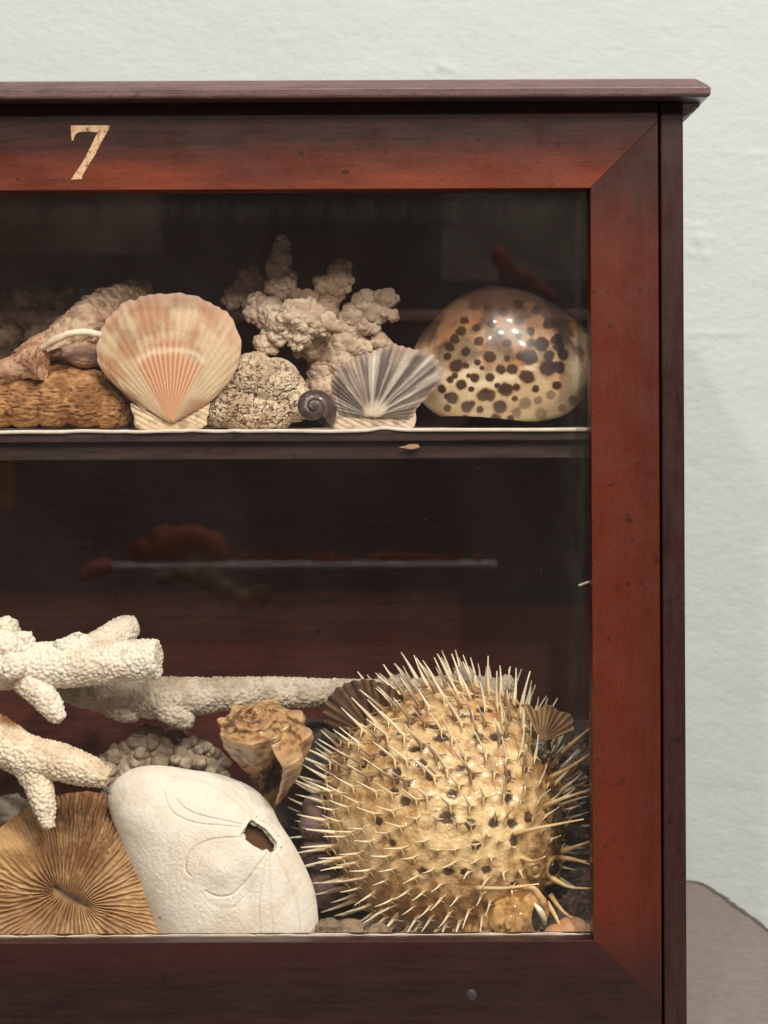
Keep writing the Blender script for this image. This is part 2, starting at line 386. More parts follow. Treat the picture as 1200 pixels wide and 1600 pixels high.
# shelf with a stepped front
box('shelf', X(-757), X(1011), .0185, .1595, Z(690.5), Z(674), W_SHELF, CASE, .0006)
box('shelf_batten', X(-757), X(1011), .0225, .034, Z(719), Z(691), W_SHELF, CASE, .0005)
sh = [(622, 697), (632, 695), (640, 692), (652, 692), (656, 696), (650, 699), (640, 700), (630, 698)]
CHIP = plain_mat('bare_wood', srgb(150, 110, 85), srgb(190, 150, 120), 900, .8)
V, F = prism([(X(a) * 1.021, ZC + (PY0 - b - 2) * S * 1.021) for a, b in sh][::-1], .0181, .0187); mk('chip', V, F, CHIP, CASE, smooth=False)
# numeral, gold leaf partly rubbed away
m, nt, N, L, b = new_mat('gold_leaf'); co = objco(nt)
L.new(mixc(nt, ramp(nt, noise(nt, co, 300, 5, .6), [(.3, srgb(178, 142, 106)), (.7, srgb(212, 180, 144))]), srgb(74, 50, 36),
           ramp(nt, noise(nt, co, 420, 5, .7), [(.52, (0, 0, 0)), (.64, (.85, .85, .85))])), b.inputs['Base Color'])
b.inputs['Roughness'].default_value = .45; b.inputs['Metallic'].default_value = .1
GOLD = m
sv = [(340, 282), (522, 282), (521, 290), (486, 352), (452, 418), (418, 472), (390, 520), (389, 533), (338, 536), (346, 522), (372, 486), (402, 438), (430, 384), (464, 314), (400, 311), (374, 314), (360, 324), (352, 340), (350, 352), (342, 352), (338, 300)]
V, F = prism([(X(a / 3), Z(100 + b / 3)) for a, b in sv][::-1], -.00025, .0003)
mk('numeral', V, F, GOLD, CASE, smooth=False)
# screw hole in the bottom rail
HOLE = plain_mat('filled_hole', srgb(36, 29, 30), srgb(62, 54, 57), 900, .6)
V, F = ballVF((X(733), .0002, Z(1556)), (.0026, .0007, .0030), 10); mk('screw', V, F, HOLE, CASE)
# glass pane: thin sheet, faint dust film
m, nt, N, L, b = new_mat('pane_glass'); N.remove(b); out = N['Material Output']; co = objco(nt)
tr = N.new('ShaderNodeBsdfTransparent'); tr.inputs[0].default_value = (.985, .985, .98, 1)
gl = N.new('ShaderNodeBsdfGlossy'); gl.inputs['Roughness'].default_value = .015
fr = N.new('ShaderNodeFresnel'); ge = N.new('ShaderNodeNewGeometry'); ir = N.new('ShaderNodeMapRange')      # same reflectance on both faces of the thin pane
ir.inputs[3].default_value = 1.5; ir.inputs[4].default_value = 1 / 1.5; L.new(ge.outputs['Backfacing'], ir.inputs[0]); L.new(ir.outputs[0], fr.inputs[0])
mx = N.new('ShaderNodeMixShader'); L.new(fr.outputs[0], mx.inputs[0]); L.new(tr.outputs[0], mx.inputs[1]); L.new(gl.outputs[0], mx.inputs[2])
df = N.new('ShaderNodeBsdfDiffuse'); df.inputs[0].default_value = (.75, .67, .62, 1)
mx2 = N.new('ShaderNodeMixShader')
film = ramp(nt, noise(nt, mapping(nt, co, (1, 1, .6)), 16, 6, .65), [(.40, (.0008,) * 3), (.8, (.007,) * 3)])
sx = N.new('ShaderNodeSeparateXYZ'); L.new(co, sx.inputs[0])
def edge_(out, a, b_):
    r = N.new('ShaderNodeMapRange'); r.inputs[1].default_value = a; r.inputs[2].default_value = b_; r.inputs[4].default_value = 1; L.new(sx.outputs[out], r.inputs[0]); return r.outputs[0]
def math_(op, a, b_):
    r = N.new('ShaderNodeMath'); r.operation = op
    for s_, v_ in zip(r.inputs, (a, b_)):
        if isinstance(v_, float): s_.default_value = v_
        else: L.new(v_, s_)
    return r.outputs[0]
rim_ = math_('MAXIMUM', edge_('X', X(872) - CASE['at'][0], X(922) - CASE['at'][0]), edge_('Z', Z(352), Z(300)))
smear = ramp(nt, noise(nt, mapping(nt, co, (90, 1, 18)), 2.5, 5, .7), [(.38, (.1,) * 3), (.7, (1,) * 3)])
specks = ramp(nt, noise(nt, co, 700, 2, .5), [(.74, (0, 0, 0)), (.78, (.05,) * 3)])
L.new(math_('ADD', math_('ADD', film, math_('MULTIPLY', math_('MULTIPLY', rim_, smear), .013)), specks), mx2.inputs[0])
L.new(mx.outputs[0], mx2.inputs[1]); L.new(df.outputs[0], mx2.inputs[2]); L.new(mx2.outputs[0], out.inputs[0])
GLASS = m
box('pane', X(IN_L + .6), X(IN_R - .6), .0075, .0100, Z(IN_B - .6), Z(IN_T + .6), GLASS, CASE, 0)

# paper on the shelf: a curling sheet
PAPER = plain_mat('aged_paper', srgb(205, 192, 178), srgb(232, 222, 208), 150, .85, .3, .0004, 400)
nx, ny = 500, 16
gx, gt = np.meshgrid(np.linspace(X(-750), X(1004), nx), np.linspace(0, 1, ny), indexing='ij')
wv = vnoise(np.stack([gx * 55, gx * 0, gx * 0], -1)); wv2 = vnoise(np.stack([gx * 140, gx * 0 + 5, gx * 0], -1))
yy = .0172 + gt ** 1.5 * .14 + .0006 * wv * (1 - gt)
lift = np.clip(.9 * wv + .5 * wv2 - .25, 0, 2)
z_ = Z(674) + .0009 + (1 - gt) ** 6 * (.0012 * lift) + .0003 * vnoise(np.stack([gx * 40, yy * 40, gx * 0], -1))
o = mk('shelf_paper', np.stack([gx, yy, z_], -1), gridF(nx, ny)[:, ::-1], PAPER); solid(o, .0016, (0, 0, 1))
tag(o, 'cream paper sheet with a wavy front edge lining the shelf', 'paper')
# paper on the case floor, its front edge turned up behind the glass
pr = [(.0105, Z(1468.6)), (.0109, Z(1474)), (.0130, Z(1500)), (.0180, FLOOR_Z + .001), (.06, FLOOR_Z + .0012), (.159, FLOOR_Z + .001)]
prs = spline(pr[:4], 12).tolist() + [list(p) for p in pr[4:]]
gx = np.linspace(X(IN_L + 1), X(IN_R - 1.5), 400); V = np.array([[(x, y + 0.0003 * (vnoise(np.array([x * 120, 0, 0.])) if i < 2 else 0), z + .0005 * (vnoise(np.array([x * 150, 3, 0.])) if i < 2 else 0)) for i, (y, z) in enumerate(prs)] for x in gx])
o = mk('floor_paper', V, gridF(400, len(prs))[:, ::-1], PAPER); solid(o, .0004, (0, 0, 1))
tag(o, 'pale paper lining the case floor, thin edge turned up behind the glass', 'paper')
# ------------------------------------------------------------------ specimens: materials
SHELL = vcol_mat('shell_matte', rough=.62, mott=.16, mscale=1100, bstr=.25, spec=.35)
SHELLG = vcol_mat('shell_glossy', rough=.34, coat=.7, mott=.10, mscale=700, bstr=.05, spec=.5)
BONE = vcol_mat('coral_skeleton', rough=.9, mott=.14, mscale=1300, bstr=.4, bscale=3500, bdist=.0002, sss=.12, spec=.15)
CHALK = vcol_mat('chalky_test', rough=.85, mott=.12, mscale=1500, bstr=.5, bscale=3600, bdist=.00025, spec=.2)
ROCK = vcol_mat('porous_stone', rough=.9, mott=.25, mscale=1300, bstr=.5, bscale=3000, bdist=.0003, spec=.2)
SKIN = vcol_mat('dried_skin', rough=.40, coat=.60, mott=.22, mscale=1100, bstr=.7, bscale=1700, bdist=.0005, sss=.05, spec=.4)

def polar_outline(c, pts, ang):
    """radius of a star-shaped outline (photo pixels) at each angle, smoothed"""
    P = np.array(spline(np.vstack([pts, pts[:1]]), 400)) - np.array(c)
    a = np.arctan2(-P[:, 1], P[:, 0]); r = np.hypot(P[:, 0], P[:, 1]); o = np.argsort(a); a, r = a[o], r[o]
    return np.interp(ang, np.r_[a - 2 * np.pi, a, a + 2 * np.pi], np.r_[r, r, r])
def poly_dist(px, py, line):
    """distance in pixels to a polyline"""
    L_ = spline(line, max(12, len(line) * 8)); d = np.full(px.shape, 1e9)
    for a, b in zip(L_[:-1], L_[1:]):
        ab = b - a; t = np.clip(((px - a[0]) * ab[0] + (py - a[1]) * ab[1]) / max(ab @ ab, 1e-9), 0, 1)
        d = np.minimum(d, np.hypot(px - a[0] - t * ab[0], py - a[1] - t * ab[1]))
    return d

# ---------------- fan shells (two valves standing on the shelf)
def fan_shell(name, umbo, pts, d0, H, nribs, ribamp, colour, lean, label, ears, earcol, na=300, nr=120, mat=None, a_pad=.0, nbulge=1.8):
    root = thing(name, W(umbo[0], umbo[1], d0), label, 'scallop shell', 'fan shells standing on the shelf') if ears is not None else None
    P = np.array(pts, float) - np.array(umbo); a = np.arctan2(-P[:, 1], P[:, 0]); a = np.where(a < -np.pi / 2 - .2, a + 2 * np.pi, a)
    o = np.argsort(a); a, r = a[o], np.hypot(P[:, 0], P[:, 1])[o]
    sp = spline(np.stack([a, r], 1), 300); A = np.linspace(a[0], a[-1], na); R = np.interp(A, sp[:, 0], sp[:, 1])
    t = (A - A[0]) / (A[-1] - A[0])
    rib = np.cos(2 * np.pi * nribs * (t + .004 * vnoise(np.stack([t * 9, t * 0, t * 0], -1))))
    rho = np.linspace(0.01, 1, nr) ** .85
    AA, RH = np.meshgrid(A, rho, indexing='ij'); TT = t[:, None] + 0 * RH
    RR = R[:, None] * RH * (1 + .010 * ribamp * rib[:, None] * sstep(.85, 1, RH) + .012 * vnoise(np.stack([TT * 40, RH * 3, RH * 0], -1)) * sstep(.6, 1, RH))
    px = umbo[0] + RR * np.cos(AA); py = umbo[1] - RR * np.sin(AA)
    side = 1 - np.abs(2 * TT - 1) ** 3.0
    w = H * (RH + .12) ** .55 * (1 - RH ** nbulge) * (.35 + .65 * side) + ribamp * rib[:, None] * sstep(.05, .5, RH) * (.35 + .65 * side)
    grow = vnoise(np.stack([RH * 26 + .6 * vnoise(np.stack([TT * 5, RH * 3, RH * 0], -1)), TT * 1.2, RH * 0], -1))
    w = w + .5 * grow * sstep(.3, .8, RH)
    dd = d0 + (umbo[1] - py) * S * lean - w * S
    V = W(px, py, dd)
    body = mk('valve', V, gridF(na, nr)[:, ::-1], mat or SHELL, root, colour(TT, RH, rib[:, None] + 0 * RH, px, py)); solid(body, .0012)
    for e in ears or []:
        E = np.array(e, float); c = E.mean(0); n = 60
        B = spline(np.vstack([E, E[:1]]), n); k = np.linspace(0, 1, 16)
        q = c + (B[:, None] - c) * k[None, :, None]; q += 1.0 * np.stack([vnoise(np.stack([q[..., 0] * .15, q[..., 1] * .15, q[..., 0] * 0], -1))] * 2, -1) * k[None, :, None] ** 3
        ww = 5 * (1 - k[None] ** 2) + 1.2 * np.cos((q[..., 1] - q[..., 0] * .5) * .7)
        VV = W(q[..., 0], q[..., 1], d0 + .001 + (umbo[1] - q[..., 1]) * S * lean - ww * S)
        f = fbm(np.stack([q[..., 0] * .12, q[..., 1] * .12, q[..., 0] * 0], -1), 4)
        eo = mk('ear', VV, gridF(n, 16, True, False), SHELL, root, mix(earcol, np.array(earcol) * .6, sstep(-.1, .45, f))); solid(eo, .001)
    return root or body

def col_big(T_, R_, rib, px, py):
    f = fbm(np.stack([px * .03, py * .03, px * 0], -1), 5); f2 = fbm(np.stack([T_ * 30, R_ * 3, R_ * 0], -1), 4)
    f3 = fbm(np.stack([px * .012 + 3, py * .012, px * 0], -1), 3)
    c = mix(srgb(204, 178, 146), srgb(168, 136, 106), sstep(-.25, .35, f + .2 * f2))
    c = mix(c, srgb(184, 132, 96), sstep(.05, .55, f2 * .5 + f3 + .5 * f) * .6 * sstep(.25, .55, R_))
    c = mix(c, srgb(214, 196, 164), sstep(.08, .4, -f3) * .7)
    band = np.exp(-((R_ - (.62 + .05 * f)) / .05) ** 2) * np.exp(-((T_ - .53) / .13) ** 2)
    c = mix(c, srgb(172, 104, 72), band * .7)
    fan = sstep(.60, .52, R_ + .12 * f) * sstep(.26, .31, T_) * sstep(.80, .74, T_)
    ray = mix(srgb(190, 126, 94), srgb(214, 172, 138), sstep(-.1, .7, rib + .5 * f))
    c = mix(c, ray, fan * .92)
    c = mix(c, srgb(228, 206, 178), np.exp(-((R_ - .57 - .02 * f) / .025) ** 2) * sstep(.25, .3, T_) * sstep(.8, .72, T_) * .7)
    c = mix(c, srgb(206, 170, 152), sstep(.93, .99, R_) * .7)
    return c * (1 + .06 * rib[..., None] * sstep(.2, .6, R_)[..., None])
fan_shell('scallop_shell', (267, 662),
          [(318, 636), (345, 612), (364, 588), (374, 562), (376, 535), (368, 508), (350, 486), (325, 470), (296, 461), (264, 458), (234, 461), (205, 469), (178, 487),
           (160, 513), (151, 547), (158, 576), (180, 602), (214, 630)], .034, 34, 27, .30, col_big, .12,
          'large cream and orange scallop shell upright at the shelf front', [[(214, 626), (203, 632), (209, 650), (216, 670), (274, 672), (262, 648), (240, 636)], [(320, 626), (328, 632), (324, 652), (318, 668), (262, 672), (276, 648), (300, 636)]],
          srgb(212, 190, 160), 380, 150)
def col_small(T_, R_, rib, px, py):
    f = fbm(np.stack([px * .05, py * .05, px * 0], -1), 4); f2 = vnoise(np.stack([T_ * 17, R_ * .6, R_ * 0], -1)); f3 = fbm(np.stack([T_ * 60, R_ * 2, R_ * 0], -1), 3)
    c = mix(srgb(92, 78, 74), srgb(150, 132, 118), sstep(-.3, .4, f2 + f3 + .4 * f))
    c = mix(c, srgb(62, 52, 48), sstep(.45, .30, T_) * .6)
    for t0, wd, k in ((.50, .032, 1), (.34, .02, .8), (.27, .018, .8), (.19, .016, .95), (.41, .010, .5), (.12, .02, .7), (.235, .010, .8), (.86, .02, .6), (.62, .01, .5), (.72, .012, .55), (.93, .02, .6)):
        c = mix(c, srgb(226, 214, 200), np.exp(-((T_ - t0 - .015 * f) / wd) ** 2) * k * .8 * (.75 + .5 * f3[..., None][..., 0].clip(-.5, .5)))
    c = mix(c, srgb(70, 58, 54), .55 * (np.exp(-((T_ - .305) / .014) ** 2) + np.exp(-((T_ - .23) / .012) ** 2) + np.exp(-((T_ - .45) / .012) ** 2)))
    c = mix(c, srgb(222, 206, 184), sstep(.28, .1, R_ + .1 * f) * .85)
    c = mix(c, srgb(176, 148, 138), sstep(.9, .98, R_) * .6)
    return c * (1 + .15 * rib[..., None])
fan_shell('scallop_shell', (580, 652),
          [(640, 655), (655, 634), (676, 612), (688, 592), (691, 574), (682, 560), (668, 552), (650, 546), (632, 541), (612, 538), (592, 546), (570, 553), (548, 562),
           (530, 574), (519, 592), (518, 612), (524, 632), (534, 650)], .026, 24, 34, .6, col_small, .2,
          'small fan shell with grey-purple and white stripes beside a dark snail', [[(522, 650), (530, 636), (556, 640), (584, 652), (590, 674), (524, 672)], [(650, 636), (642, 672), (576, 674), (580, 652), (610, 642)]],
          srgb(200, 180, 160), 320, 120)

# ---------------- spiral shells
def whelk(name, apex, axis, R0, turns, gr, prof, phase, d_colour, knob=(0, 0), flare=(0, 0), slope=.55, mat=None, nt_=420, npf=70, surf=None, thick=.0012, hand=-1):
    """coiled shell: profile (radius, height) in units of the whorl radius swept down a widening spiral; apex is a world point, axis points out of the apex"""
    ax = np.array(axis, float); ax /= np.linalg.norm(ax)
    u = np.cross(ax, (0, 1, 0.01)); u /= np.linalg.norm(u); v = np.cross(ax, u)
    pr = spline(prof, npf); th = np.linspace(0, turns * 2 * np.pi, nt_)
    TH, K = np.meshgrid(th, np.arange(npf), indexing='ij'); s = np.linspace(0, 1, npf)[K]
    Rw = R0 * gr ** (TH / (2 * np.pi)); left = (th[-1] - TH) / (2 * np.pi)
    r = pr[K, 0]; z = pr[K, 1]
    sh_ = np.exp(-((r - 1.0) / .12) ** 2)
    kb = (.5 + .5 * np.cos(TH * knob[0] + .9 * np.sin(TH * 2.3))) ** 1.5 * (.35 + .65 * sstep(2.2, .6, left))
    rr = r * (1 + knob[1] * kb * sh_); zz_ = z + knob[1] * .55 * kb * sh_
    fl = sstep(flare[1], 0, left) if flare[1] else 0 * left
    rr = rr * (1 + flare[0] * fl)
    rr = rr * (1 - (1 - s) ** 2 * np.exp(-TH / 2.5)); rr, zz_ = rr * Rw, zz_ * Rw - slope * Rw
    e_ = np.array(phase, float); ang = hand * (TH - th[-1]) + math.atan2(v @ e_, u @ e_)
    if surf is not None:
        rr = rr + surf(TH, s, Rw)
    V = np.array(apex) + ax * zz_[..., None] + (u * np.cos(ang)[..., None] + v * np.sin(ang)[..., None]) * rr[..., None]
    o = mk(name, V, gridF(nt_, npf), mat or SHELL, None, d_colour(TH, s, left, V, kb * sh_))
    me = o.data; q_ = np.empty(len(me.polygons) * 3, np.float32); me.polygons.foreach_get('normal', q_); q_ = q_.reshape(-1, 3); c_ = np.empty_like(q_).ravel(); me.polygons.foreach_get('center', c_)
    rel = c_.reshape(-1, 3) + np.array(o['at']) - np.array(apex); rel -= ax * (rel @ ax)[:, None]
    if (q_ * rel).sum() < 0: me.flip_normals()
    solid(o, thick, None)
    return o
CONCH = [(.60, .16), (.70, .09), (.86, .04), (1.0, .0), (1.01, -.12), (.97, -.35), (.86, -.75), (.66, -1.15), (.42, -1.6), (.22, -2.05), (.12, -2.4)]
def col_conch(TH, s, left, V, kb):
    f = fbm(V * 420, 5); f2 = fbm(V * 150 + 9, 5); f3 = vnoise(np.stack([TH * 3.5, s * 20, s * 0], -1))
    c = mix(srgb(196, 156, 112), srgb(146, 104, 70), sstep(-.2, .35, f + .35 * f3))
    c = mix(c, srgb(88, 58, 40), sstep(.04, .30, f2 + .8 * f) * .85)
    c = mix(c, srgb(226, 194, 146), np.clip(kb, 0, 1) * .55)
    c = mix(c, srgb(214, 178, 132), sstep(.07, .0, s) * .7)
    c = mix(c, srgb(120, 66, 44), sstep(.06, .12, s) * sstep(.24, .14, s) * .5 * sstep(1.2, 2.2, left))
    return mix(c, srgb(222, 180, 140), sstep(.012, .0, left))
k = sc(.05)
o = whelk('conch_shell', W(400, 1104, .045), (-.05, -.44, .90), 7.4 * k, 5.4, 1.54, CONCH, (.36, -.85, -.2), col_conch, (8, .14), (.28, .22), .62, SHELLG if False else vcol_mat('conch_surface', rough=.3, coat=.5, mott=.2, mscale=900, bstr=.3, bscale=1200, bdist=.0004),
          surf=lambda TH, s, Rw: Rw * (.014 * np.cos(s * 60) * sstep(.3, .5, s) + .03 * vnoise(np.stack([TH * 6, s * 9, s * 0], -1)) + .012 * np.abs(vnoise(np.stack([TH * 14, s * 5, s * 0], -1))) + .010 * vnoise(np.stack([TH * 30, s * 40, s * 0], -1))))
tag(o, 'brown knobbly conch shell between the sand dollar and the spiny fish', 'conch shell')
SNAIL = [(.455, .245), (.66, .20), (.9, .05), (1.0, -.12), (.96, -.30), (.78, -.60), (.45, -.78), (.1, -.82)]
def col_snail(TH, s, left, V, kb):
    f = fbm(V * 300, 4); f2 = vnoise(np.stack([s * 26, TH * .3, s * 0], -1))
    c = mix(srgb(62, 48, 48), srgb(88, 70, 68), sstep(-.3, .4, f + .3 * f2)); return mix(c, srgb(110, 94, 90), sstep(2.0, 3.0, left) * .4)
k = sc(.03)
o = whelk('sea_snail', W(492, 633, .016), (.16, -.93, .24), 3.0 * k, 3.3, 2.2, SNAIL, (.6, .2, -.7), col_snail, slope=.55, mat=vcol_mat('snail_surface', rough=.35, coat=.3, mott=.2), nt_=300, npf=40)
tag(o, 'small round dark purple-brown snail shell on the shelf paper', 'snail shell')
# ---------------- lumps, stones and corals
def lumps(L_, n=12):
    """[(px, py, d, r_px)] -> spheres"""
    return [ballVF(W(x, y, d), r * sc(d), n) for x, y, d, r in L_]
def skin_obj(name, parts, vox, disp, colour, mat, label, cat, it=3, group=None, root=None):
    P, N, F = fuse(parts, vox, it); h = disp(P); V = P + N * h[:, None]
    o = mk(name, V, F, mat, root, colour(P, h)); 
    return tag(o, label, cat, group) if root is None else o
def branch(pts, rad, n=40, m=18):
    """[(px, py, d)], radii in px -> tube"""
    Q = np.array([W(*p) for p in pts]); r = [q_ * sc(p[2]) for q_, p in zip(rad, pts)]
    return tubeVF(Q, r, n, m)
def coral_bumps(cell, amp, rough=.0006):
    def f(P):
        f1, f2 = worley(P / cell); g1, _ = worley(P / (cell * .55) + 3); return amp * np.clip(1 - f1 * 1.3, 0, 1) ** .8 + .4 * amp * np.clip(1 - g1 * 1.2, 0, 1) + rough * fbm(P * 260, 4)
    return f
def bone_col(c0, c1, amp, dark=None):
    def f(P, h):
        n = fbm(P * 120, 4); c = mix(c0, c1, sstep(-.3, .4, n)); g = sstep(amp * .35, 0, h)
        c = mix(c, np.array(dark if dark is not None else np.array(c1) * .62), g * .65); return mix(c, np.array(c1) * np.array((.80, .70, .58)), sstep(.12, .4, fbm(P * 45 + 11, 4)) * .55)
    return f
WHT, WH2, GRY, GR2 = srgb(243, 236, 222), srgb(230, 218, 200), srgb(206, 194, 178), srgb(176, 164, 148)
WSTAG = 'white staghorn corals on the case floor'
A_ = [branch([(-120, 1060, .05), (-40, 1050, .05), (20, 1042, .048), (110, 1038, .045), (180, 1033, .043), (246, 1030, .040)], [30, 31, 33, 34, 31, 29], 60, 24),
      branch([(45, 1030, .046), (38, 1005, .044), (37, 990, .043)], [20, 15, 11], 16),
      branch([(150, 1030, .055), (110, 1012, .045), (105, 1000, .044)], [26, 26, 16], 16),
      branch([(40, 1060, .045), (66, 1085, .040), (84, 1110, .037), (95, 1124, .036)], [24, 20, 16, 8], 24),
      branch([(100, 1040, .06), (160, 1008, .075), (195, 985, .085), (212, 975, .088)], [24, 24, 21, 12], 24)]
A_ += lumps([(5, 1012, .040, 27), (18, 1040, .036, 22), (-10, 1030, .038, 26), (-30, 990, .06, 30), (10, 985, .07, 20)])
amp = .0011
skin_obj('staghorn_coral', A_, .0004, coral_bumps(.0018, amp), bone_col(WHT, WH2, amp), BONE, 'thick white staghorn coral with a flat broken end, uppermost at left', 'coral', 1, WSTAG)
B_ = [branch([(60, 1055, .085), (130, 1078, .082), (200, 1088, .078), (270, 1090, .075), (360, 1084, .075), (450, 1082, .078), (540, 1082, .082), (640, 1080, .088), (730, 1076, .092), (800, 1082, .095)],
             [22, 25, 29, 30, 24, 22, 19, 17, 19, 14], 120, 22),
      branch([(250, 1095, .073), (275, 1115, .07), (300, 1130, .068)], [24, 19, 9], 20), branch([(150, 1080, .08), (190, 1108, .075), (215, 1116, .073)], [24, 18, 10], 20)]
B_ += lumps([(725, 1058, .09, 16), (790, 1070, .092, 14), (620, 1070, .085, 14)])
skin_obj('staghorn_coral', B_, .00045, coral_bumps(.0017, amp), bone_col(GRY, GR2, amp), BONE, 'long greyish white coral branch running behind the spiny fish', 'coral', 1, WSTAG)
C_ = [branch([(-70, 1110, .034), (-10, 1150, .032), (35, 1178, .030), (90, 1190, .028), (135, 1204, .026), (168, 1216, .025)], [28, 32, 31, 27, 23, 13], 60, 22),
      branch([(48, 1195, .030), (60, 1225, .027), (68, 1258, .025), (77, 1292, .024)], [28, 21, 17, 7], 30),
      branch([(0, 1165, .032), (5, 1142, .032), (8, 1132, .032)], [20, 16, 10], 14)]
def c_col(P, h):
    c = bone_col(srgb(240, 228, 206), srgb(222, 204, 178), amp)(P, h); q_ = W(8, 1130, .032)
    return mix(c, srgb(136, 92, 58), sstep(.0085, .003, np.linalg.norm(P - q_, axis=1)))
skin_obj('staghorn_coral', C_, .0004, coral_bumps(.0017, amp), c_col, BONE, 'white forked coral lying on the brown ribbed coral', 'coral', 1, WSTAG)

def cauli(cell, amp):
    def f(P):
        a, _ = worley(P / cell); b, _ = worley(P / (cell * .42) + 7)
        g_, _ = worley(P / (cell * .2) + 2); return amp * np.clip(1 - a * 1.2, 0, 1) + amp * .6 * np.clip(1 - b * 1.2, 0, 1) + .25 * amp * np.clip(1 - g_ * 1.2, 0, 1) + .0016 * fbm(P * 120, 4)
    return f
D_ = lumps([(170, 1202, .10, 22), (195, 1190, .10, 24), (215, 1170, .098, 20), (230, 1158, .096, 22), (246, 1150, .096, 12), (254, 1168, .094, 16), (232, 1185, .10, 28), (270, 1190, .10, 24),
            (275, 1150, .104, 13), (300, 1180, .10, 22), (322, 1182, .10, 18), (330, 1200, .10, 26), (265, 1225, .10, 40), (200, 1235, .10, 40), (320, 1240, .10, 40), (240, 1290, .105, 60), (320, 1300, .105, 60)], 10)
kn = []
for x, y, r in [(170, 1202, 22), (195, 1190, 24), (215, 1170, 20), (230, 1158, 22), (254, 1168, 16), (232, 1185, 28), (270, 1190, 24), (300, 1180, 22), (322, 1182, 18), (330, 1200, 26)]:
    for _ in range(8):
        v = rng.standard_normal(3); v /= np.linalg.norm(v); v[1] = -abs(v[1]); kn.append((x + v[0] * r, y - v[2] * r, .095 + v[1] * r * S, r * rng.uniform(.22, .38)))
D_ += lumps(kn, 8)
skin_obj('cauliflower_coral', D_, .0005, cauli(.0042, .0014), bone_col(srgb(212, 196, 176), srgb(170, 152, 134), .0015), BONE, 'grey bumpy coral clump peeking out above the sand dollar', 'coral', 5)
E_ = lumps([(-20, 1275, .10, 30), (15, 1268, .10, 24), (45, 1272, .10, 18), (0, 1320, .11, 50), (60, 1310, .11, 34)], 10)
skin_obj('cauliflower_coral', E_, .0006, cauli(.006, .002), bone_col(srgb(176, 164, 150), srgb(120, 110, 100), .002), BONE, 'dim grey coral rubble at left behind the brown ribbed coral', 'coral', 2)

ws = thing('whelk_shell', W(130, 575, .065), 'pale wrinkled whelk shell lying between the large scallop and the brown stone', 'whelk shell')
wa, wb = W(215, 460, .085), W(58, 552, .055); wax = (wb - wa) / np.linalg.norm(wb - wa)
P, N, F = fuse([branch([(232, 448, .092), (205, 464, .085), (172, 486, .075), (135, 512, .066), (98, 535, .060), (70, 548, .057), (52, 554, .056)], [12, 26, 37, 39, 31, 19, 9], 60, 24),
                branch([(170, 560, .062), (130, 556, .056), (95, 550, .054)], [14, 22, 12], 30, 16)], .00045, 5)
t_ = (P - wa) @ wax / np.linalg.norm(wb - wa)
rd = P - wa - np.outer((P - wa) @ wax, wax); an_ = np.arctan2(rd[:, 2], rd[:, 1])
saw = (t_ * 7.5 - an_ / (2 * np.pi) + .12 * fbm(P * 120, 3)) % 1
h = .0013 * (saw - .5) * sstep(.62, .45, t_) + .0016 * np.abs(fbm(P * np.array((170, 170, 170)), 4)) + .0007 * vnoise(P * 520)
c = mix(srgb(214, 186, 158), srgb(164, 128, 102), sstep(-.25, .3, fbm(P * 170, 5))); c = mix(c, srgb(120, 90, 72), sstep(.25, .0, saw) * sstep(.6, .45, t_) * .6)
px_ = PX0 + P[:, 0] / (S * (D + P[:, 1]) / D); py_ = PY0 - (P[:, 2] - ZC) / (S * (D + P[:, 1]) / D)
inner = sstep(6, 12, py_ - np.interp(px_, [60, 85, 115, 145, 166], [549, 536, 525, 523, 531])) * sstep(64, 74, px_) * sstep(172, 160, px_)
c = mix(c, mix(srgb(196, 158, 138), srgb(150, 118, 104), sstep(-.2, .3, fbm(P * 150 + 5, 4))), inner)
mk('body', P + N * (h * (1 - .7 * inner) - .0012 * inner)[:, None], F, SHELL, ws, c)
V, F = tubeVF([W(60, 548, .040), W(72, 540, .038), W(92, 528, .036), W(115, 520, .036), (W(138, 519, .037)), W(156, 524, .040), W(168, 534, .046)], np.array([3, 5.5, 6, 5.5, 5, 4.5, 2.5]) * sc(.04), 60, 12)
V = V + .0006 * fbm(V * 260, 4)[:, None]; mk('lip', V, F, SHELL, ws, mix(srgb(240, 226, 204), srgb(214, 192, 164), sstep(.1, .5, fbm(V * 300, 3))))

zc_ = lambda L_, o=0: [(300 + x / 3, 350 + y / 3, d + o, r / 3) for x, y, d, r in L_]
G_ = zc_([(428, 85, .095, 24), (424, 120, .095, 34), (418, 170, .093, 46), (412, 225, .092, 52), (425, 290, .09, 66), (490, 440, .066, 88), (420, 480, .068, 70), (560, 450, .068, 76), (628, 470, .066, 48), (676, 482, .064, 26),
          (500, 530, .066, 52), (340, 560, .07, 44), (378, 590, .07, 18), (300, 365, .082, 44), (300, 420, .08, 40), (370, 415, .078, 66), (285, 275, .105, 54), (200, 345, .105, 44), (240, 320, .105, 50),
          (688, 228, .085, 50), (655, 300, .085, 62), (610, 300, .083, 34), (700, 275, .083, 44), (640, 345, .085, 50), (815, 380, .088, 64), (905, 352, .084, 46), (860, 420, .085, 54), (935, 425, .084, 24), (815, 480, .085, 46),
          (760, 430, .088, 60), (790, 570, .09, 60), (880, 560, .088, 42), (710, 570, .09, 90), (620, 620, .088, 84), (600, 690, .085, 54), (690, 650, .086, 76), (640, 780, .09, 110), (780, 680, .095, 80), (540, 380, .085, 70), (560, 560, .08, 70), (720, 480, .09, 70), (620, 400, .085, 60)])
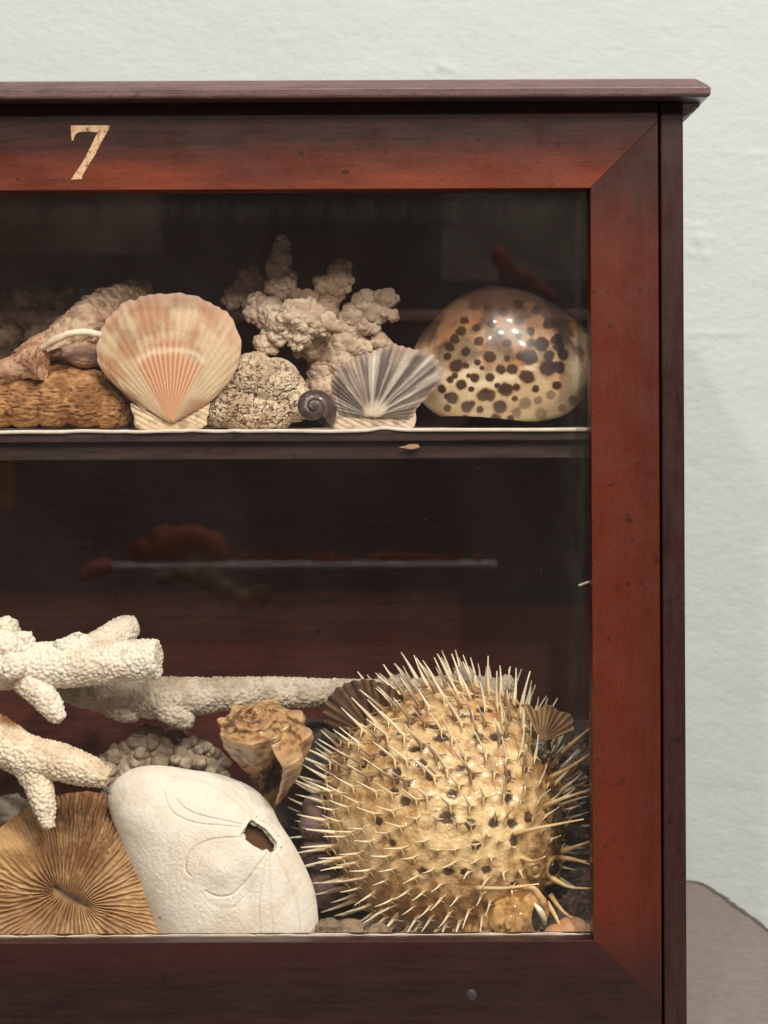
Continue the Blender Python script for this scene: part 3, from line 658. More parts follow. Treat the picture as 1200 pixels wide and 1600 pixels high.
for x, y, d, r in list(G_):                         # knobbly tips all over the branches
    if y > 560 and r > 24: continue
    for _ in range(7):
        v = rng.standard_normal(3); v /= np.linalg.norm(v); v[1] = -abs(v[1]) * .8
        G_.append((x + v[0] * r * .92, y - v[2] * r * .92, d + v[1] * r * S * .9, r * rng.uniform(.26, .42)))
G_ = [(x, y, d - .012, r * .94) for x, y, d, r in G_]
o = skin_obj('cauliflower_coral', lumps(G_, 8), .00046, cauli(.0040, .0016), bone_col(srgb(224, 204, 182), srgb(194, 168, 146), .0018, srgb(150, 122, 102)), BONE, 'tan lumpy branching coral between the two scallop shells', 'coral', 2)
H_ = lumps([(20, 480, .12, 22), (45, 470, .118, 24), (75, 460, .118, 22), (60, 500, .12, 36), (10, 530, .115, 26), (-15, 510, .115, 28), (195, 462, .11, 18), (208, 458, .112, 13), (110, 478, .12, 30), (150, 470, .115, 22), (90, 530, .12, 50), (0, 580, .12, 50)], 10)
skin_obj('cauliflower_coral', H_, .0006, cauli(.006, .002), bone_col(srgb(160, 138, 114), srgb(108, 90, 74), .002), BONE, 'dim brown coral lumps at the back behind the whelk', 'coral', 2)

def stone(name, parts, vox, label, colA, colB, colP, cell, amp, kind='worm', it=4, cat='stone', group=None, mat=None):
    def disp(P):
        q_ = P / cell
        if kind == 'worm':
            a = np.abs(vnoise(q_ + .4 * vnoise(q_ * 1.7)[:, None])); b_ = np.abs(vnoise(q_ * 1.9 + 5)); return -amp * (sstep(.26, .04, a) + .6 * sstep(.2, .03, b_)) + .4 * amp * fbm(P * 90, 3)
        if kind == 'fibre':
            a = vnoise(q_ * np.array((.45, 1, 1.5)) + .9 * fbm(P * 160, 3)[:, None]); return amp * a + .5 * amp * fbm(P * 500, 4)
        return amp * fbm(P / cell, 5)
    def colour(P, h):
        n = fbm(P * 70 + 3, 4); c = mix(colA, colB, sstep(-.3, .35, n + .5 * fbm(P * 400, 3))); return mix(c, colP, sstep(-.3 * amp, -amp, h) * .85)
    return skin_obj(name, parts, vox, disp, colour, mat or ROCK, label, cat, it, group)
stone('porous_stone', lumps([(355, 592, .05, 40), (395, 594, .05, 44), (430, 600, .05, 42), (462, 630, .05, 30), (445, 612, .052, 36), (380, 635, .05, 44), (345, 632, .05, 36), (425, 642, .05, 36), (400, 570, .055, 22), (330, 640, .055, 28)], 12), .00036,
      'grey-tan stone full of worm-like pores beside the large scallop', srgb(222, 204, 180), srgb(186, 162, 136), srgb(96, 76, 62), .0019, .0011)
stone('brown_stone', lumps([(-40, 625, .055, 44), (0, 624, .052, 44), (40, 624, .05, 44), (85, 624, .05, 44), (130, 626, .05, 42), (165, 636, .052, 34), (186, 646, .055, 22), (110, 600, .062, 34), (140, 606, .062, 32), (85, 590, .065, 26)], 12), .00042,
      'orange-brown stone with a matted fibrous surface under the whelk', srgb(186, 142, 98), srgb(140, 98, 64), srgb(84, 56, 38), .0013, .0008, 'fibre', it=14)
def shard_col(P, h):
    return mix(mix(srgb(206, 168, 140), srgb(168, 120, 92), sstep(-.3, .3, fbm(P * 150, 4))), srgb(120, 84, 66), sstep(0, -.0005, h) * .6)
def shard_disp(P):
    a, _ = worley(P / .0028); return -.0007 * sstep(.45, .15, a) + .0006 * fbm(P * 240, 3)
skin_obj('shell_fragment', [branch([(-90, 596, .05), (-30, 590, .045), (15, 578, .042), (45, 568, .040), (66, 566, .038)], [14, 18, 20, 24, 29], 40, 20), branch([(30, 566, .05), (62, 545, .058), (80, 530, .062)], [20, 22, 18], 20, 18)], .00040,
         shard_disp, shard_col, SHELL, 'pinkish worn shell fragment with a blunt end resting on the brown stone', 'shell')
stone('blue_stone', lumps([(497, 1150, .105, 26), (500, 1185, .105, 30), (485, 1135, .108, 16), (520, 1220, .11, 40)], 12), .0006, 'blue-grey smooth stone between conch and spiny fish', srgb(120, 118, 116), srgb(92, 90, 92), srgb(70, 68, 68), .012, .0010, 'f')
stone('pink_stone', lumps([(496, 1262, .075, 24), (492, 1290, .075, 26), (500, 1330, .08, 34), (510, 1380, .085, 40)], 12), .0006, 'dusky pink-grey stone left of the spiny fish', srgb(140, 116, 112), srgb(98, 78, 80), srgb(70, 56, 58), .010, .0010, 'f')
stone('dark_stone', lumps([(470, 1330, .11, 44), (540, 1250, .125, 60), (460, 1400, .10, 44), (440, 1290, .115, 36)], 12), .0008, 'dark stone in the gap below the conch', srgb(66, 56, 52), srgb(44, 36, 34), srgb(30, 24, 24), .010, .0012, 'f')
stone('rubble_heap', lumps([(515, 1455, .035, 22), (545, 1462, .035, 26), (590, 1470, .035, 26), (640, 1476, .035, 24), (690, 1480, .035, 24), (520, 1490, .03, 34), (600, 1500, .03, 40), (700, 1500, .03, 36)], 10), .0005,
      'dusty grey-brown debris heap at the foot of the spiny fish', srgb(150, 130, 106), srgb(104, 88, 72), srgb(64, 52, 42), .003, .0012, 'fibre', cat='debris')
stone('grey_coral_rock', lumps([(885, 1160, .115, 34), (910, 1150, .118, 26), (905, 1190, .11, 30), (880, 1210, .11, 36), (915, 1240, .115, 34), (890, 1275, .115, 34), (905, 1320, .11, 40), (900, 1390, .10, 46), (890, 1430, .07, 40), (918, 1420, .07, 34), (880, 1470, .06, 36), (920, 1470, .06, 40)], 10), .0006,
      'mauve-grey rough rock in the right corner behind the spiny fish', srgb(132, 112, 100), srgb(86, 72, 66), srgb(52, 44, 42), .004, .0012, 'worm')
stone('pink_shell', lumps([(846, 1484, .028, 22), (872, 1470, .028, 26), (894, 1462, .029, 30), (914, 1470, .030, 28), (890, 1500, .034, 40), (925, 1505, .034, 36)], 14), .0005,
      'pinkish tan smooth shell in the lower right corner of the case', srgb(230, 184, 140), srgb(204, 148, 108), srgb(166, 116, 86), .007, .0006, 'f', it=8, cat='shell', mat=SHELL)
def col_fan(T_, R_, rib, px, py):
    f = fbm(np.stack([T_ * 40, R_ * 2, R_ * 0], -1), 4); return mix(srgb(104, 74, 50), srgb(62, 42, 30), sstep(-.3, .3, f + .3 * rib))
o = fan_shell('fan_shell', (596, 1160), [(640, 1120), (625, 1085), (600, 1068), (572, 1062), (540, 1068), (518, 1085), (505, 1108), (510, 1128), (540, 1150)], .074, 14, 16, 1.0, col_fan, -.1, '', None, None, 200, 60)
tag(o, 'dark brown ribbed fan shell tucked behind the left of the spiny fish', 'shell')

# ---------------- tiger cowrie
nx_, nth = 640, 620
xs = np.linspace(0, 1, nx_); xs = (1 - np.cos(np.pi * xs)) ; xs = xs - 1
th = np.linspace(0, 2 * np.pi, nth, endpoint=False)
XX, TH = np.meshgrid(xs, th, indexing='ij')
xw = np.where(XX < -.12, (XX + .12) / .88, (XX + .12) / 1.12)
cz0 = np.sin(TH); rad = (lambda a_, b_: b_ + (a_ - b_) * sstep(-.7, .7, cz0))((1 - np.abs(xw) ** np.where(XX < -.12, 1.75, 1.9)).clip(0) ** .66, (1 - np.abs(xw) ** 3.2).clip(0) ** .5)
cz = np.sin(TH); cy = np.cos(TH)
zz_ = np.where(cz > 0, 124 * np.abs(cz) ** .95, -92 * np.abs(cz) ** .78) * np.where(cz > 0, 1, 1) * rad
yy_ = 96 * np.sign(cy) * np.abs(cy) ** .9 * rad
px = 790 + 150 * XX; py = 566 - zz_ - 12 * sstep(.6, 1., XX) * (1 - .3 * cz) + 4
py = np.minimum(py, 655 + 5 * np.sin(XX * 3) - 22 * sstep(.68, 1, XX) + .06 * (py - 655).clip(0))
dep = .062 + (yy_ - 10 * XX) * sc(.062)
V = W(px, py, dep)
f = fbm(V * 60, 4); f2 = fbm(V * 160 + 3, 4); f3 = fbm(V * np.array((70, 70, 28)) + 7, 4)
c = mix(srgb(228, 200, 158), srgb(212, 172, 122), sstep(-.2, .3, f))
c = mix(srgb(238, 222, 190), srgb(222, 196, 154), sstep(-.2, .3, f))
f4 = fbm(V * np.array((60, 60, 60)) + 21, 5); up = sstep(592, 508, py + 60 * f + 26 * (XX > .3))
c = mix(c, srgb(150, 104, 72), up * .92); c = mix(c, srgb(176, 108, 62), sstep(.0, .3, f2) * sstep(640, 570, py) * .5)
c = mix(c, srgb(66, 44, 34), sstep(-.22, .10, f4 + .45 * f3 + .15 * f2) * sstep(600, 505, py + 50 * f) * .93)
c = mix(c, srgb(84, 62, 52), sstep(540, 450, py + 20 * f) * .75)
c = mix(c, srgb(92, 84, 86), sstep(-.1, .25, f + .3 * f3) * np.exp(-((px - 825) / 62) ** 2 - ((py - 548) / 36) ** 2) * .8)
spots = [(380, 740, 34), (425, 738, 20), (430, 665, 25), (487, 720, 18), (550, 690, 30), (470, 800, 26), (553, 800, 22), (402, 840, 27), (455, 860, 14), (355, 905, 32), (430, 955, 30), (520, 890, 32), (555, 897, 28), (635, 865, 36), (605, 950, 32),
         (610, 755, 28), (668, 755, 26), (745, 795, 38), (755, 695, 46), (855, 748, 44), (905, 745, 34), (820, 625, 36), (860, 690, 30), (690, 985, 26), (735, 935, 30), (820, 990, 30), (585, 1020, 28), (870, 890, 24), (985, 920, 24), (495, 610, 26),
         (400, 560, 28), (370, 600, 26), (340, 640, 24), (600, 570, 24), (330, 690, 20), (640, 620, 22), (560, 520, 24), (480, 540, 22), (420, 500, 22), (700, 500, 26), (760, 560, 24), (860, 520, 32), (900, 600, 30), (620, 460, 24), (540, 440, 22), (700, 420, 24), (790, 450, 26), (930, 680, 30), (345, 810, 18), (330, 960, 20), (280, 760, 20), (300, 860, 22), (690, 850, 18), (500, 965, 18), (790, 860, 20), (440, 790, 14), (510, 750, 12), (590, 840, 14), (460, 935, 14), (680, 910, 16), (370, 790, 16), (800, 920, 22), (900, 840, 24), (930, 960, 22), (660, 1010, 18), (420, 1010, 18), (500, 1025, 22), (330, 900, 16), (710, 690, 22), (640, 700, 18), (760, 620, 22), (700, 580, 20), (910, 640, 28)]
wob = 1.06 + .22 * vnoise(V * 260) + .12 * vnoise(V * 700)
front = np.cos(TH) < .25
for sx, sy, sr in spots:
    dd_ = np.hypot(px - (600 + .3 * sx), (py - (350 + .3 * sy)) * 1.05) / (.3 * sr * wob)
    faint = .55 if (sx > 680 and sy > 880) else 1.
    c = np.where((front & (dd_ < 1.5))[..., None], mix(np.minimum(c, mix(c, srgb(170, 112, 66), sstep(1.45, .9, dd_) * .6 * faint)), srgb(58, 36, 26) if sx < 740 or sy > 780 else srgb(56, 46, 48), sstep(1.15, .78, dd_) * .95 * faint), c)
w1, _ = worley(V / .011)
c = np.where(front[..., None], c, mix(c, srgb(64, 40, 28), sstep(.38, .26, w1)))
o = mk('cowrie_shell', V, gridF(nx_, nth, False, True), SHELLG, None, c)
tag(o, 'large glossy spotted cowrie shell at the right end of the shelf', 'cowrie shell')

# ---------------- ribbed mushroom coral
c0 = (112, 1402)
an = np.linspace(-np.pi, np.pi, 1400, endpoint=False)
R = polar_outline(c0, np.array([(262, 1440), (250, 1350), (225, 1290), (190, 1254), (150, 1238), (105, 1240), (70, 1250), (35, 1268), (-10, 1300), (-60, 1330), (-110, 1400), (-90, 1480), (-20, 1540), (90, 1560), (200, 1540), (250, 1500)]), an)
rho = np.linspace(0, 1, 120) ** 1.1
AA, RH = np.meshgrid(an, rho, indexing='ij')
RR = R[:, None] * RH
sw = .55 * np.sin(AA - .6) * RH ** 1.0 + .25 * np.cos(2 * AA + 1) * RH              # septa curve as they run out
px = c0[0] + RR * np.cos(AA) + 24 * np.cos(AA + .4) * np.exp(-RR / 45); py = c0[1] - RR * np.sin(AA) + 15 * np.cos(AA + .4) * np.exp(-RR / 45)
ph = AA + .42 * sw + .05 * vnoise(np.stack([AA * 1.7, RH * 2, RH * 0], -1)) + .012 * vnoise(np.stack([RH * 14, AA * 9, RH * 0], -1))
sep1 = np.cos(52 * ph); sep2 = np.cos(104 * ph + .6)
sep = np.where(RR < 60, sep1, 0) ; tr_ = sstep(55, 110, RR)
sep = (1 - tr_) * sep1 + tr_ * (.35 * sep1 + .75 * sep2)
damp = sstep(.02, .10, RH) * (1 - .85 * np.exp(-((AA - 2.45) / .30) ** 2) * sstep(.22, .5, RH)) * (1 - .7 * np.exp(-((AA + .12) / .38) ** 2) * sstep(.25, .6, RH)) * (1 - .55 * np.exp(-((AA - 2.55) / .32) ** 2) * sstep(.35, .6, RH)) * (1 - .6 * sstep(-.1, -.6, AA) * sstep(-1.9, -1.2, AA) * sstep(.5, .9, RH))
h = 40 * (RH ** 1.5) - 44 * RH ** 3.2 + 13 * np.cos(3 * (AA - 2.5)) * RH * (1 - .3 * RH) - 9 * np.exp(-(RR / 11) ** 2) + 22 * np.exp(-((px - 20) / 66) ** 2 - ((py - 1322) / 30) ** 2) - 8 * np.exp(-((px - 130) / 50) ** 2 - ((py - 1330) / 50) ** 2)
rbv = 1 + .6 * vnoise(np.stack([AA * 20, RH * 2, RH * 0 + 5], -1))
h = h + (2.9 + 1.6 * RH) * sep * damp * rbv + 2.0 * fbm(np.stack([px * .05, py * .05, px * 0], -1), 4) * RH + .8 * vnoise(np.stack([px * .35, py * .35, px * 0], -1)) * RH
V = W(px, py, .045 + (1402 - py) * S * .30 - h * S)
f = fbm(V * 90, 4); f2 = fbm(V * 400, 3)
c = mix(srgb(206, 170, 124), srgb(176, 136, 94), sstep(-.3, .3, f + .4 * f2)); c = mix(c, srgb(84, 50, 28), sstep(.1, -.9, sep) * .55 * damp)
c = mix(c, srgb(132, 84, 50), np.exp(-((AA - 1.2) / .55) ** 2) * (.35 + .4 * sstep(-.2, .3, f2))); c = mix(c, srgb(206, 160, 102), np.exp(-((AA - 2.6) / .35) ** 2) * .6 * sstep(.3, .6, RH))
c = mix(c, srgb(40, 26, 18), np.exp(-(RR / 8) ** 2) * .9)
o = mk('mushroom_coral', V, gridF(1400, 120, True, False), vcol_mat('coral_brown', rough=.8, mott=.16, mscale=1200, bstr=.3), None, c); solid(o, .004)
tag(o, 'tan brown mushroom coral with fine ribs round a central slit', 'coral')

# ---------------- sand dollar
c0 = (330, 1345)
an = np.linspace(-np.pi, np.pi, 640, endpoint=False)
out = np.array([(498, 1470), (497, 1430), (491, 1390), (476, 1352), (458, 1318), (436, 1284), (425, 1262), (404, 1238), (378, 1222), (340, 1209), (300, 1203), (262, 1197), (232, 1196), (205, 1202), (184, 1216), (171, 1236),
                (169, 1258), (176, 1282), (188, 1312), (202, 1352), (218, 1394), (234, 1432), (252, 1466), (275, 1505), (320, 1530), (380, 1538), (440, 1532), (482, 1508)])
R = polar_outline(c0, out, an)
rho = np.r_[np.linspace(0, .93, 170), 1 - .07 * (1 - np.linspace(0, 1, 22)[1:]) ** 2]
AA, RH = np.meshgrid(an, rho, indexing='ij'); RR = R[:, None] * RH
px = c0[0] + RR * np.cos(AA); py = c0[1] - RR * np.sin(AA)
zq = lambda L_: [(150 + x * .3083, 1180 + y * .3083) for x, y in L_]
lines = [([(345, 180), (362, 250), (410, 305), (500, 342), (620, 356), (735, 365)], 1.), ([(410, 225), (450, 270), (530, 305), (640, 330), (740, 352)], 1.), ([(360, 100), (500, 120), (620, 170), (720, 245), (815, 335)], .9),
         ([(640, 130), (700, 175), (790, 280), (835, 335)], 1.), ([(735, 415), (600, 425), (510, 460), (462, 515), (455, 580), (478, 612)], 1.1), ([(555, 690), (620, 716), (690, 705), (760, 640), (820, 560), (868, 500)], 1.2),
         ([(520, 565), (530, 520), (570, 490)], .5), ([(870, 505), (842, 640), (826, 760), (832, 940)], 1.), ([(884, 505), (885, 700), (897, 940)], .8), ([(920, 505), (975, 620), (1025, 760), (1048, 940)], 1.), ([(700, 770), (770, 700), (820, 610)], .6)]
gro = 0 * px
for L_, k in lines:
    gro = np.maximum(gro, k * np.exp(-(poly_dist(px, py, zq(L_)) / 1.5) ** 2))
tick = np.exp(-(poly_dist(px, py, zq([(575, 745), (640, 775), (720, 768), (780, 735)])) / 4) ** 2) * (.5 + .5 * np.cos(px * 1.9))
hp = np.array(zq([(735, 402), (785, 328), (862, 378), (915, 440), (908, 478), (882, 494), (815, 470), (760, 432)]))
ins = np.ones(px.shape, bool); hd = np.full(px.shape, 1e9)
for a, b_ in zip(hp, np.roll(hp, -1, 0)):
    hd = np.minimum(hd, ((b_[0] - a[0]) * (py - a[1]) - (b_[1] - a[1]) * (px - a[0])) / np.hypot(*(b_ - a)))
hole = sstep(-.6, .9, hd + .7 * vnoise(np.stack([px * .4, py * .4, px * 0], -1)))
rim = np.exp(-((np.hypot(px - 405, (py - 1307) * 1.1) - 20) / 14) ** 2)
h = 62 * (1 - RH ** 2.6).clip(0) ** .72 + 10 * np.exp(-((px - 405) / 62) ** 2 - ((py - 1312) / 62) ** 2)
h += 10 * np.exp(-((px - 338) / 30) ** 2 - ((py - 1358) / 26) ** 2) - 7 * np.exp(-((px - 384) / 16) ** 2 - ((py - 1392) / 34) ** 2) + 4 * np.exp(-((px - 330) / 44) ** 2 - ((py - 1255) / 18) ** 2)
h += 1.6 * fbm(np.stack([px * .02, py * .02, px * 0], -1), 3) - 2.1 * gro - 1.2 * tick + .34 * vnoise(np.stack([px * .6, py * .6, px * 0], -1)) + .35 * vnoise(np.stack([px * .22, py * .22, px * 0], -1))
h = h - 26 * hole
V = W(px, py, .042 + (1470 - py) * S * .18 - h * S)
f = fbm(V * 90, 4); f2 = fbm(V * 500, 3)
c = mix(srgb(238, 232, 222), srgb(231, 221, 206), sstep(-.2, .35, f + .3 * f2)); c = mix(c, srgb(196, 172, 142), gro * .28)
c = mix(c, srgb(214, 190, 156), sstep(1420, 1475, py + 30 * f) * .25)
c = mix(c, srgb(88, 60, 40), hole); c = mix(c, srgb(250, 242, 226), rim * (1 - hole) * .3)
for sx, sy in ((213, 1370), (250, 1434), (227, 1410), (172, 1240)):
    c = mix(c, srgb(96, 84, 72), np.exp(-(np.hypot(px - sx, py - sy) / 1.9) ** 2))
SD = tag(mk('sand_dollar', V, gridF(640, len(rho), True, False), CHALK, None, c), 'large smooth white sand dollar with a broken brown hole', 'sand dollar'); solid(SD, .003)

# ---------------- porcupine fish
PC = W(700, 1272, .080); k = sc(.080); PR = 188 * k
FISH = thing('porcupine_fish', (PC[0], PC[1], FLOOR_Z), 'round dried porcupine fish bristling with pale spines', 'fish')
hd_ = np.array((.72, -.58, -.42)); hd_ /= np.linalg.norm(hd_)
def body_r(n):
    a = np.arccos(np.clip(n @ hd_, -1, 1))
    r = PR * (1.0 + .035 * n[..., 2] + .07 * np.exp(-(a / .42) ** 2))
    x_, z_ = n[..., 0], n[..., 2]
    r = r * (1 - .06 * sstep(.55, 1., x_) + .03 * sstep(.3, 1., -x_) * 0)
    return r
def dirv(px, py):
    """direction from the body centre of the front skin point seen at a pixel"""
    q_ = W(px, py, .080) - PC; q_ = q_ / PR; s2 = q_[0] ** 2 + q_[2] ** 2
    v = np.array((q_[0], -math.sqrt(max(0, 1.06 - s2)), q_[2])); return v / np.linalg.norm(v)
# spine roots: an even, slightly irregular lattice all round
NS = 590; i_ = np.arange(NS) + .5; phi = np.arccos(1 - 2 * i_ / NS); tht = np.pi * (1 + 5 ** .5) * i_
dirs = np.stack([np.cos(tht) * np.sin(phi), np.cos(phi), np.sin(tht) * np.sin(phi)], 1)      # lattice pole along y
dirs += .022 * rng.standard_normal(dirs.shape); dirs /= np.linalg.norm(dirs, axis=1)[:, None]
face_ok = []
for d_ in dirs:
    a = math.acos(np.clip(d_ @ hd_, -1, 1)); face_ok.append(a > .36 and (a > .55 or rng.random() < .55))
dirs = dirs[np.array(face_ok)]
# skin: tented at each root, puckered between
na_, nb_ = 520, 330
ph_ = np.linspace(0, 2 * np.pi, na_, endpoint=False); tt_ = np.linspace(0.0001, np.pi - .0001, nb_)
PHI, TT = np.meshgrid(ph_, tt_, indexing='ij'); n = np.stack([np.cos(PHI) * np.sin(TT), np.sin(PHI) * np.sin(TT), np.cos(TT)], -1).reshape(-1, 3)
tent = np.zeros(len(n)); near = np.zeros(len(n))
for q_ in range(0, len(n), 20000):
    dt = n[q_:q_ + 20000] @ dirs.T; srt = np.sort(dt, 1)[:, ::-1][:, :2]
    a1 = np.arccos(np.clip(srt[:, 0], -1, 1)); tent[q_:q_ + 20000] = np.exp(-a1 / .050); near[q_:q_ + 20000] = a1
r = body_r(n)
r = r + 8.0 * k * tent + k * (1.6 * fbm(n * 9, 4) + 1.0 * np.abs(vnoise(n * np.array((34, 34, 50)))) + 3.0 * np.abs(fbm(n * np.array((18, 18, 26)) + 4, 4)) * sstep(.02, .10, near))
# sockets: dark scars next to the roots, mostly on the back
sock = np.zeros(len(n)); upv = np.array((0, 0, 1.))
scars = [(x_, y_, a_ * 1.0, b_ * .95) for x_, y_, a_, b_ in [(715, 1105, 11, 5), (752, 1100, 14, 9), (770, 1133, 13, 9), (742, 1130, 9, 7), (655, 1165, 8, 8), (668, 1180, 8, 8), (618, 1180, 8, 9), (600, 1155, 9, 7), (625, 1128, 9, 5), (648, 1105, 11, 5), (675, 1118, 11, 5), (645, 1147, 11, 5), (685, 1132, 12, 6),
         (692, 1238, 12, 10), (727, 1247, 8, 8), (762, 1247, 8, 8), (784, 1212, 8, 11), (785, 1182, 8, 7), (790, 1250, 9, 8), (792, 1276, 7, 11), (720, 1320, 8, 7), (752, 1318, 8, 6), (694, 1320, 8, 7), (735, 1278, 8, 8), (615, 1205, 7, 6), (590, 1250, 7, 7), (570, 1175, 8, 7),
         (630, 1217, 8, 8), (700, 1205, 8, 7), (815, 1245, 8, 9), (800, 1105, 12, 7), (655, 1320, 7, 6), (610, 1280, 6, 6), (712, 1170, 8, 5), (790, 1346, 10, 8)]]
for sx, sy, a_, b_ in scars:
    v = dirv(sx, sy); q_ = n - v; ex = np.cross(v, upv); ex /= np.linalg.norm(ex); ez = np.cross(ex, v)
    dd_ = ((q_ @ ex) / (a_ * k / PR)) ** 2 + ((q_ @ ez) / (b_ * k / PR)) ** 2
    sock = np.maximum(sock, np.where(n @ v > 0, sstep(1.25, .7, dd_ * (1 + .4 * vnoise(n * 60))), 0))
r = r - 2.5 * k * sock
V = PC + n * r[:, None]
f = fbm(n * 3, 4); f2 = fbm(n * 14, 4); f3 = fbm(n * 40, 3)
c = mix(srgb(238, 208, 156), srgb(214, 170, 110), sstep(-.3, .35, f + .5 * f2))
c = mix(c, srgb(238, 216, 172), tent * .6)
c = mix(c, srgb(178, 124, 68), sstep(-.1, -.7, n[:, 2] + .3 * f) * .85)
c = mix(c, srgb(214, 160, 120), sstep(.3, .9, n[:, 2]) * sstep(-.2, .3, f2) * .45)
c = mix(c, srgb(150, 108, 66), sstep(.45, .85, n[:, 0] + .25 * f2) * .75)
c = mix(c, srgb(160, 112, 62), sstep(.10, .4, f2 + .5 * f3) * .5)
c = mix(c, mix(srgb(48, 32, 24), srgb(96, 66, 44), sstep(.2, .6, vnoise(n * 90))), sock * .93)
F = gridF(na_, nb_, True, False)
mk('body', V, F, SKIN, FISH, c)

# spines: flattened curved thorns, each with short root arms lying in the skin
SPM = vcol_mat('spine_bone', rough=.45, coat=.1, mott=.12, mscale=700, bstr=.15, bscale=900, spec=.4)
def spine_mesh(i, L, bend, w):
    def cone(p0, p1, p2, r0, r1, m=5, nseg=5):
        t = np.linspace(0, 1, nseg)[:, None]; P = (1 - t) ** 2 * p0 + 2 * t * (1 - t) * p1 + t * t * p2; R_ = r1 + (r0 - r1) * (1 - t[:, 0]) ** 1.5
        return tubeVF(P, R_, nseg, m)
    z = np.array; parts = [cone(z((0, 0, -.0012)), z((0, 0, L * .5)), z((bend, 0, L)), w, w * .20, 5, 6)]
    for a in (2.2, 4.1):
        e = z((math.cos(a), math.sin(a), 0)) * w * 3.4; parts.append(cone(z((0, 0, w * 1.3)), e * .4 + z((0, 0, w * .4)), e + z((0, 0, -w * .8)), w * .75, w * .2, 4, 4))
    V, F = cat_(parts); t = np.clip(V[:, 2] / L, 0, 1); f = vnoise(V * 900 + i * 9)
    c = mix(srgb(240, 212, 162), srgb(246, 234, 206), sstep(.0, .5, t)); c = mix(c, srgb(178, 132, 84), sstep(.3, .8, f) * .4)
    return mesh_np('spine', V, F, c)
SP = [spine_mesh(i, L * k, b_ * k, w * k) for i, (L, b_, w) in enumerate([(54, 5, 4.9), (48, 6, 4.7), (58, -4, 4.9), (50, 7, 4.8), (44, 4, 4.6)])]
SPD = []
for me in SP:
    me2 = me.copy(); SPD.append(me2)
    at = me2.color_attributes['Col']; n_ = len(me2.vertices); cc = np.empty(n_ * 4, np.float32); at.data.foreach_get('color', cc); cc = cc.reshape(-1, 4)
    zc2 = np.empty(n_ * 3, np.float32); me2.vertices.foreach_get('co', zc2); t = zc2.reshape(-1, 3)[:, 2] / (60 * k)
    cc[:, :3] = mix(cc[:, :3], srgb(120, 80, 48), sstep(.75, .35, t) * .8); at.data.foreach_set('color', cc.ravel())
for me in SP + SPD: me.materials.append(SPM)
camv = np.array((0, -D, ZC)) - PC; camv /= np.linalg.norm(camv)
order = np.argsort(-(dirs @ camv)); cnt = 0; rest = []
for j in order:
    v = dirs[j]; tang = -(hd_ - v * (hd_ @ v)); tang /= max(np.linalg.norm(tang), 1e-6)
    facing = float(v @ camv)
    lay = .32 + .16 * max(0, facing) + .55 * float(sstep(.1, .6, v[2])) * max(0, facing)
    d_ = v * 1.0 + tang * lay + .055 * rng.standard_normal(3); d_ /= np.linalg.norm(d_)
    xax = np.cross(v, d_); xax = np.cross(xax, d_); xax /= max(np.linalg.norm(xax), 1e-6); yax = np.cross(d_, xax)
    p = v * (float(body_r(v[None])[0]) + 7.5 * k) + PC - np.array(FISH['at'])
    s_ = rng.uniform(.78, 1.12) * (1 - .25 * max(0, -v[2] - .3)) * (.85 if v[0] > .6 else 1) * (1.12 - .50 * sstep(.15, .7, facing) * (1 - .6 * sstep(.1, .5, v[2])))
    M = Matrix(((xax[0], yax[0], d_[0], p[0]), (xax[1], yax[1], d_[1], p[1]), (xax[2], yax[2], d_[2], p[2]), (0, 0, 0, 1))) @ Matrix.Diagonal((s_, s_, s_, 1))
    dark = v[2] > .35 and rng.random() < .55 and facing > .25
    me = (SPD if dark else SP)[rng.integers(0, 5)]
    if cnt < 286:
        so = bpy.data.objects.new('spine', me); COL.objects.link(so); so.parent = FISH; so.matrix_local = M; cnt += 1
    elif v[2] > -.6 or True:
        rest.append((me, M))
Vs = []; Fs = []; Cs = []; n0 = 0
for me, M in rest:
    a = np.empty(len(me.vertices) * 3, np.float32); me.vertices.foreach_get('co', a); a = a.reshape(-1, 3) @ np.array(M)[:3, :3].T + np.array(M)[:3, 3]
    cc = np.empty(len(me.vertices) * 4, np.float32); me.color_attributes['Col'].data.foreach_get('color', cc)
    Vs.append(a); Cs.append(cc.reshape(-1, 4)[:, :3]); Fs += [tuple(x + n0 for x in p.vertices) for p in me.polygons]; n0 += len(a)
if rest:
    o = mk('back_spines', np.vstack(Vs) + np.array(FISH['at']), Fs, SPM, FISH, np.vstack(Cs)); o['kind'] = 'stuff'
# face: eyes with raised rims, mouth with a pale beak, nose pit, gill, fin
def on_skin(px, py, lift=0):
    v = dirv(px, py); return PC + v * (float(body_r(v[None])[0]) + lift * k), v
def torus(c, nrm, R_, r_, sx=1., n=32, m=12, tilt=0):
    nrm = np.array(nrm) / np.linalg.norm(nrm); u = np.cross(nrm, (0, 0, 1)); u /= np.linalg.norm(u); v = np.cross(nrm, u)
    u, v = u * math.cos(tilt) + v * math.sin(tilt), v * math.cos(tilt) - u * math.sin(tilt)
    a = np.linspace(0, 2 * np.pi, n, endpoint=False); b_ = np.linspace(0, 2 * np.pi, m, endpoint=False); A, B = np.meshgrid(a, b_, indexing='ij')
    V = c + (u * (sx * np.cos(A))[..., None] + v * np.sin(A)[..., None]) * (R_ + r_ * np.cos(B))[..., None] + nrm * (r_ * np.sin(B))[..., None]
    return V.reshape(-1, 3), gridF(n, m, True, True)
def lumpcol(V, a, b_): return mix(a, b_, sstep(-.3, .3, fbm(np.asarray(V).reshape(-1, 3) * 350, 4)))
EYE = plain_mat('eye_dark', (.008, .007, .006), (.03, .024, .018), 400, .18, .05)
